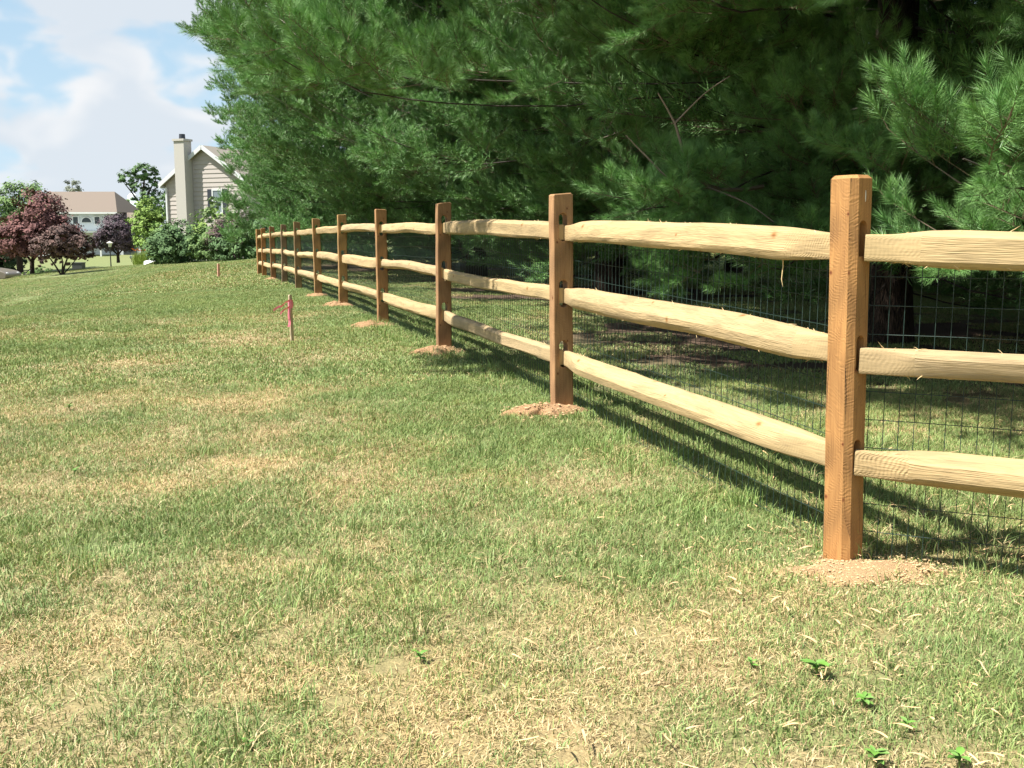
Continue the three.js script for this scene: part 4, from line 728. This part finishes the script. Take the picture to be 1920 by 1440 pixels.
{ // white house with brown roof
  const x = -43.2, z = -102, y = groundY(x, z) - 0.2, t = thing('white_house', 'white two-storey house with brown hipped roof behind the purple plum tree', 'house', null, [x, y, z]);
  const wall = std([0.62, 0.65, 0.68], 0.8), roofM = std([0.175, 0.14, 0.112], 0.9), dark = std([0.04, 0.05, 0.06], 0.4), trim = std([0.8, 0.8, 0.8], 0.6), grey = std([0.42, 0.47, 0.45], 0.9);
  const W = 9.2, D = 7, EH = 4.35, RY = 6.45; // eaves and ridge over the base
  part('wall', box(W, EH, D, 0, EH / 2, -D / 2), wall, t);
  const a = W / 2 + 0.35, d0 = 0.4, d1 = -D - 0.4, dm = -D / 2, rx = W / 2 - 1.25;
  const rg = geoFrom([-a, EH, d0, a, EH, d0, rx, RY, dm, -rx, RY, dm, a, EH, d1, -a, EH, d1], null, [0, 1, 2, 0, 2, 3, 1, 4, 2, 4, 5, 3, 4, 3, 2, 5, 0, 3, 0, 5, 4, 0, 4, 1]); part('roof', toCreasedNormals(rg, 0.2), roofM, t);
  part('fascia', box(2 * a, 0.16, 0.06, 0, EH - 0.09, d0 + 0.04), trim, t);
  for (const wx of [-3.6, -2.2, 0.75, 2.85, 3.8]) { const w = part('window', box(0.62, 0.8, 0.06, wx, 3.55, 0.04), trim, t); part('pane', box(0.46, 0.66, 0.04, wx, 3.55, 0.07), dark, w); }
  { const w = part('window', new THREE.CylinderGeometry(0.55, 0.55, 0.06, 16, 1, false, Math.PI / 2, Math.PI).rotateX(Math.PI / 2).translate(1.8, 3.35, 0.04), trim, t); part('pane', new THREE.CylinderGeometry(0.45, 0.45, 0.04, 16, 1, false, Math.PI / 2, Math.PI).rotateX(Math.PI / 2).translate(1.8, 3.37, 0.07), dark, w); }
  part('porch_roof', box(4.2, 0.18, 1.6, 1.6, 2.45, 0.8), grey, t);
  for (const wx of [-0.4, 1.6, 3.6]) part('porch_post', box(0.14, 2.4, 0.14, wx, 1.2, 1.45), trim, t);
  for (const wx of [-3.2, -1.6, 0.6, 2.6]) { const w = part('window', box(0.8, 1.2, 0.06, wx, 1.35, 0.04), trim, t); part('pane', box(0.62, 1.02, 0.04, wx, 1.35, 0.07), dark, w); }
  const gx = W / 2 + 1.2, gw = 2.5; // garage wing
  part('wing_wall', box(gw, 2.7, 5, gx + 0.05, 1.35, -2.2), wall, t);
  const g2 = geoFrom([gx - 1.25, 2.7, 0.55, gx + 1.6, 2.7, 0.55, gx + 0.55, 4.35, -2.2, gx - 1.25, 4.35, -2.2, gx + 1.6, 2.7, -4.95, gx - 1.25, 2.7, -4.95], null, [0, 1, 2, 0, 2, 3, 1, 4, 2, 4, 5, 3, 4, 3, 2, 0, 5, 4, 0, 4, 1]); part('wing_roof', toCreasedNormals(g2, 0.2), roofM, t);
  part('garage_door', box(1.3, 1.9, 0.06, gx + 0.2, 0.95, 0.33), dark, t);
}
{ const x = -74, z = -200, y = groundY(x, z), t = thing('barn', 'far barn with pale green roof and white domed silo', 'barn', null, [x, y, z]);
  part('wall', box(6, 5.6, 8, 0, 2.8, 0), std([0.6, 0.62, 0.6], 0.9), t); part('roof', slope(6.8, 2.4, 8.6).translate(0, 5.6, -4.3).rotateY(Math.PI / 2), std([0.42, 0.56, 0.47], 0.7), t);
  const s = part('silo', new THREE.CylinderGeometry(0.95, 0.95, 8.6, 16).translate(0.2, 4.3, -4.5), std([0.62, 0.6, 0.58], 0.9), t); part('dome', new THREE.SphereGeometry(0.98, 16, 8, 0, 6.283, 0, 1.57).translate(0.2, 8.6, -4.5), std([0.82, 0.82, 0.82], 0.5), s); }

// ---------------------------------------------------------------- yard things
function stake(x, z, h, w, lean, label, pink) {
  const y = groundY(x, z), t = thing('survey_stake', label, 'stake', 'survey stakes in the lawn', [x, y, z]); t.rotation.z = lean;
  const s = new THREE.Shape(); s.moveTo(-w / 2, -0.08); s.lineTo(w / 2, -0.08); s.lineTo(w / 2, h - 0.01); s.lineTo(w / 2 - 0.008, h); s.lineTo(-w / 2 + 0.006, h); s.lineTo(-w / 2, h - 0.012); s.closePath();
  const st = part('stake', boxUV(new THREE.ExtrudeGeometry(s, { depth: w * 0.8, bevelEnabled: false }).translate(0, 0, -w * 0.4)), std(pink ? [0.52, 0.27, 0.2] : [0.42, 0.34, 0.22], 0.9), t); st.rotation.y = 0.7;
  return t;
}
{
  const t = stake(-2.215, -10.39, 0.475, 0.03, 0.02, 'wooden survey stake tied with bright pink ribbon, on the open lawn', false);
  const pinkM = new THREE.MeshPhysicalMaterial({ color: lin(0.88, 0.24, 0.32), roughness: 0.5, side: THREE.DoubleSide });
  const ribbon = (pts, w, nrm) => { const c = new THREE.CatmullRomCurve3(pts.map((p) => V(...p))), n = 18, pos = [], idx = []; for (let i = 0; i <= n; i++) { const p = c.getPoint(i / n), tw = i * 0.16, b = V(...nrm).applyAxisAngle(V(1, 0, 0), 0.5 * Math.sin(tw * 2)).multiplyScalar(w / 2); pos.push(p.x - b.x, p.y - b.y, p.z - b.z, p.x + b.x, p.y + b.y, p.z + b.z); if (i) { const k = i * 2; idx.push(k - 2, k - 1, k, k - 1, k + 1, k); } } const g = geoFrom(pos, null, idx); g.computeVertexNormals(); return part('ribbon', g, pinkM, t); };
  const wrap = part('ribbon_wrap', tube([V(0, 0.345, 0), V(0.004, 0.37, 0.004), V(0.002, 0.40, 0), V(0, 0.425, 0)], [0.023, 0.028, 0.027, 0.022], 8), pinkM, t);
  ribbon([[0, 0.42, 0.02], [-0.04, 0.40, 0.05], [-0.075, 0.365, 0.06], [-0.105, 0.36, 0.05], [-0.16, 0.325, 0.06]], 0.024, [0, 0.8, 0.6]);
  ribbon([[0, 0.36, 0.02], [-0.04, 0.335, 0.05], [-0.075, 0.31, 0.06], [-0.095, 0.285, 0.05]], 0.026, [0, 0.8, 0.6]);
  ribbon([[-0.006, 0.35, 0.024], [-0.014, 0.27, 0.03], [-0.010, 0.2, 0.028], [-0.02, 0.155, 0.03]], 0.026, [1, 0, 0.2]);
}
stake(-8.66, -30.7, 0.40, 0.06, -0.02, 'short pinkish wooden stake far off, left of the last fence posts', true);

{ // small weeds: rosettes of bright leaves
  const weedMat = [std([0.12, 0.25, 0.045], 0.6, { side: THREE.DoubleSide }), std([0.13, 0.28, 0.045], 0.55, { side: THREE.DoubleSide }), std([0.15, 0.28, 0.065], 0.6, { side: THREE.DoubleSide })];
  const leafG = [0, 1].map((v) => { const pos = [], idx = [], n = 5; for (let i = 0; i <= n; i++) { const t = i / n, w = (v ? 0.2 : 0.28) * Math.sin(Math.PI * Math.min(1, t * 0.92 + 0.06)) + 0.01, y = 0.5 * t - 0.42 * t * t; pos.push(-w, y + 0.07, t, 0, y, t, w, y + 0.07, t); if (i) { const k = i * 3; idx.push(k - 3, k - 2, k, k - 2, k + 1, k, k - 2, k - 1, k + 1, k - 1, k + 2, k + 1); } } const g = geoFrom(pos, null, idx); g.computeVertexNormals(); return g; });
  const list = [[-0.253, -2.705, 0.045, 9, 'small bright green weed in the middle foreground of the lawn'], [0.65, -2.677, 0.038, 5, 'small bright two-leaved weed left of the fan-leaved weed'], [0.813, -2.629, 0.052, 9, 'fan-leaved bright weed below the corner post'], [0.879, -2.444, 0.05, 10, 'spreading pale weed between the fan-leaved weed and the bottom edge'], [0.94, -2.325, 0.036, 6, 'small weed close to the spreading pale weed at the lower right'], [-0.604, -2.227, 0.034, 6, 'small weed near the bottom edge, left of the middle'], [0.81, -2.166, 0.05, 12, 'leafy weed on the bottom edge at the lower right'], [0.99, -2.15, 0.042, 8, 'rightmost weed on the bottom edge'], [-2.9, -6.69, 0.06, 9, 'green broadleaf weed far left in the lawn'], [-2.11, -4.88, 0.04, 7, 'small weed in the dry patch at the left']];
  list.forEach(([x, z, s0, n, label], i, _, s = s0 * (0.5 + 0.22 * ((i * 7) % 5) / 4)) => { const R = rngOf(300 + i), t = thing('weed', label, 'weed', 'weeds in the lawn', [x, groundY(x, z) + 0.008, z]); part('stem', tube([V(0, -0.02, 0), V(0.002, s * 0.5, 0), V(0, s * 0.9, 0.002)], [0.002, 0.0018, 0.001], 5), weedMat[1], t);
    for (let k = 0; k < n; k++) { const m = part('leaf', leafG[k % 2], weedMat[(i + k) % 3], t); m.scale.setScalar(s * (0.75 + 0.5 * R())); m.position.y = s * (0.25 + 0.7 * k / n); m.rotation.set(-0.35 * R(), k * 2.4 + R(), 0, 'YXZ'); } });
}
{ // curled shavings left by the fence builders
  const R = rngOf(410), mats = std([0.66, 0.45, 0.24], 0.8, { side: THREE.DoubleSide });
  const chip = [0, 1, 2].map((v) => { const pos = [], idx = [], n = 5; for (let i = 0; i <= n; i++) { const t = i / n - 0.5, y = [0.25, -0.12, 0.4][v] * (0.25 - t * t), w = [0.055, 0.04, 0.07][v] * (1 - 1.2 * t * t), tw = (v - 1) * t; pos.push(t, y + w * Math.sin(tw), -w * Math.cos(tw), t, y - w * Math.sin(tw), w * Math.cos(tw)); if (i) { const k = i * 2; idx.push(k - 2, k - 1, k, k - 1, k + 1, k); } } const g = geoFrom(pos, null, idx); g.computeVertexNormals(); return g; });
  const grp = new THREE.Group(); grp.name = 'wood_shavings'; grp.userData = { kind: 'stuff', label: 'pale wood shavings scattered over the grass near the corner post', category: 'wood shavings' }; scene.add(grp);
  const spots = [[], [], []];
  for (let i = 0; i < 950; i++) { const near = R() < 0.36; let x, z; if (near) { const a = R() * 6.28, r = 0.5 * Math.sqrt(R()); x = 1.2 + Math.cos(a) * r * 1.3; z = -3.45 + Math.sin(a) * r; } else { z = -2.1 - 3.2 * R() ** 1.2; x = mix(-0.05, 0.56, R() ** 0.7) * -z; }
    if (!near && fbm2(x * 1.6, z * 1.6, 2, 21) < -0.02 - 0.2 * R()) continue; spots[i % 3].push([x, z, near ? 0.008 + 0.022 * R() ** 1.6 : 0.016 + 0.045 * R() ** 2.6]); }
  spots.forEach((s, k) => { const im = new THREE.InstancedMesh(chip[k], mats, s.length), o = new THREE.Object3D(); im.name = 'shavings'; im.userData.kind = 'stuff'; s.forEach(([x, z, l], i) => { const f = 0.75 + 0.45 * R(); o.position.set(x, groundY(x, z) + 0.022 + 0.02 * R(), z); o.rotation.set(0.6 * (R() - 0.5), R() * 6.28, 0.5 * (R() - 0.5)); o.scale.setScalar(l); o.updateMatrix(); im.setMatrixAt(i, o.matrix); im.setColorAt(i, lin(f, f * (0.92 + 0.1 * R()), f * (0.85 + 0.2 * R()))); }); put(im, grp); });
}
{ // lamp post, globe lights, planter, bin, board
  const x = -30.8, z = -80, t = thing('lamp_post', 'black garden lamp post with a pale lantern beside the purple plum tree', 'lamp post', null, [x, groundY(x, z), z]), m = std([0.03, 0.03, 0.03], 0.5);
  part('pole', tube([V(0, -0.1, 0), V(0, 0.3, 0), V(0, 1.5, 0)], [0.06, 0.045, 0.04], 8), m, t); part('lantern', new THREE.CylinderGeometry(0.17, 0.1, 0.3, 6).translate(0, 1.65, 0), std([0.55, 0.55, 0.5], 0.3), t); part('lantern_roof', new THREE.ConeGeometry(0.26, 0.16, 6).translate(0, 1.88, 0), std([0.6, 0.58, 0.5], 0.5), t);
}
[[-31.0, -67.2, 'white globe garden light beside the flower planter at the left'], [-33.4, -91.5, 'small white globe light at the foot of the purple plum tree']].forEach(([x, z, label], i) => { const t = thing('globe_light', label, 'garden light', null, [x, groundY(x, z), z]); part('spike', new THREE.CylinderGeometry(0.02, 0.02, 0.35, 6).translate(0, 0.15, 0), std([0.05, 0.05, 0.05], 0.5), t); part('globe', new THREE.SphereGeometry(0.15, 14, 10).translate(0, 0.42, 0), std([0.85, 0.85, 0.85], 0.3), t); });
{ const x = -30.6, z = -66, t = thing('flower_planter', 'low dark planter of green plants between the car and the red-leaved maple', 'planter', null, [x, groundY(x, z), z]); part('tub', new THREE.CylinderGeometry(0.42, 0.34, 0.26, 14).translate(0, 0.12, 0), std([0.12, 0.1, 0.085], 0.9), t); part('plants', leafCrown(420, [[0, 0.32, 0, 0.42, 0.14, 0.3]], 260, 0.09, ...G_LIGHT), leafMat, t).userData.kind = 'stuff'; }
{ const x = -31.2, z = -75, t = thing('utility_box', 'dark utility box on the lawn behind the two red trees', 'utility box', null, [x, groundY(x, z), z]); const m = std([0.045, 0.05, 0.05], 0.7); part('cabinet', box(0.72, 0.62, 0.6, 0, 0.3, 0), m, t); part('lid', box(0.78, 0.06, 0.66, 0, 0.64, 0), m, t); }
{ const x = -21.6, z = -62.2, t = thing('white_board', 'white board lying tilted against the shrubs next to the daylilies', 'board', null, [x, groundY(x, z), z], 0.3); const m = part('panel', box(0.75, 0.03, 0.4), std([0.8, 0.8, 0.82], 0.6), t); m.rotation.set(0.5, 0, 0.38); m.position.y = 0.2; part('batten', box(0.06, 0.28, 0.06, 0.24, 0.12, -0.08), std([0.5, 0.45, 0.4], 0.8), t); }
{ // parked car, front to the right
  const x = -35.2, z = -69, t = thing('parked_car', 'grey-brown car parked at the left edge, front towards the lawn', 'car', null, [x, groundY(-35, z), z], -0.12);
  const paint = new THREE.MeshPhysicalMaterial({ color: lin(0.16, 0.135, 0.105), roughness: 0.5, metalness: 0.2, clearcoat: 0.4, clearcoatRoughness: 0.25 }), glass = new THREE.MeshPhysicalMaterial({ color: lin(0.02, 0.025, 0.03), roughness: 0.05, clearcoat: 1 }), rub = std([0.02, 0.02, 0.02], 0.9), rim = std([0.5, 0.5, 0.5], 0.35, { metalness: 0.8 });
  const sh = new THREE.Shape(); sh.moveTo(-2.2, 0.3); sh.lineTo(-1.75, 0.24); sh.absarc(-1.4, 0.32, 0.36, Math.PI, 0, true); sh.lineTo(0.98, 0.24); sh.absarc(1.4, 0.32, 0.36, Math.PI, 0, true); sh.lineTo(2.2, 0.3); sh.quadraticCurveTo(2.36, 0.42, 2.32, 0.6); sh.quadraticCurveTo(2.2, 0.82, 1.6, 0.9); sh.quadraticCurveTo(1.1, 0.98, 0.9, 1.0); sh.lineTo(-1.5, 1.02); sh.quadraticCurveTo(-2.2, 1.0, -2.3, 0.8); sh.closePath();
  part('body', new THREE.ExtrudeGeometry(sh, { depth: 1.6, bevelEnabled: true, bevelThickness: 0.08, bevelSize: 0.05, bevelOffset: -0.05, bevelSegments: 3, curveSegments: 10 }).translate(0, 0, -0.8), paint, t);
  const cb = new THREE.Shape(); cb.moveTo(-1.7, 0.98); cb.quadraticCurveTo(-1.2, 1.4, -0.7, 1.42); cb.lineTo(0.1, 1.42); cb.quadraticCurveTo(0.5, 1.36, 1.0, 0.96); cb.closePath();
  part('cabin', new THREE.ExtrudeGeometry(cb, { depth: 1.36, bevelEnabled: true, bevelThickness: 0.1, bevelSize: 0.08, bevelOffset: -0.08, bevelSegments: 3 }).translate(0, 0, -0.68), glass, t); part('roof_panel', box(0.95, 0.04, 1.3, -0.3, 1.42, 0), paint, t);
  for (const wx of [-1.4, 1.4]) for (const wz of [-0.78, 0.78]) { const w = part('wheel', new THREE.TorusGeometry(0.24, 0.09, 10, 24).translate(wx, 0.32, wz), rub, t); part('rim', new THREE.CylinderGeometry(0.19, 0.19, 0.12, 16).rotateX(Math.PI / 2).translate(wx, 0.32, wz), rim, w); }
  for (const wz of [-0.6, 0.6]) part('headlight', new THREE.SphereGeometry(0.13, 12, 8).scale(0.8, 0.6, 1.3).translate(2.2, 0.66, wz), std([0.6, 0.6, 0.6], 0.15), t);
}
{ // woods far off on the right, seen only as glints between the trunks
  const R = rngOf(450), blobs = []; for (let i = 0; i < 46; i++) blobs.push([-10 + i * 3.4 + 2 * R(), 3.5 + 2 * R(), -118 - 12 * R(), 3.2, 4.2, 3]);
  const m = new THREE.Mesh(leafCrown(451, blobs, 14000, 0.75, ...G_MID, 0.5), leafMat); m.name = 'distant_woods'; m.userData = { kind: 'stuff', label: 'distant green woods glimpsed between the pine trunks', category: 'woods' }; put(m);
}

renderer.render(scene, camera);
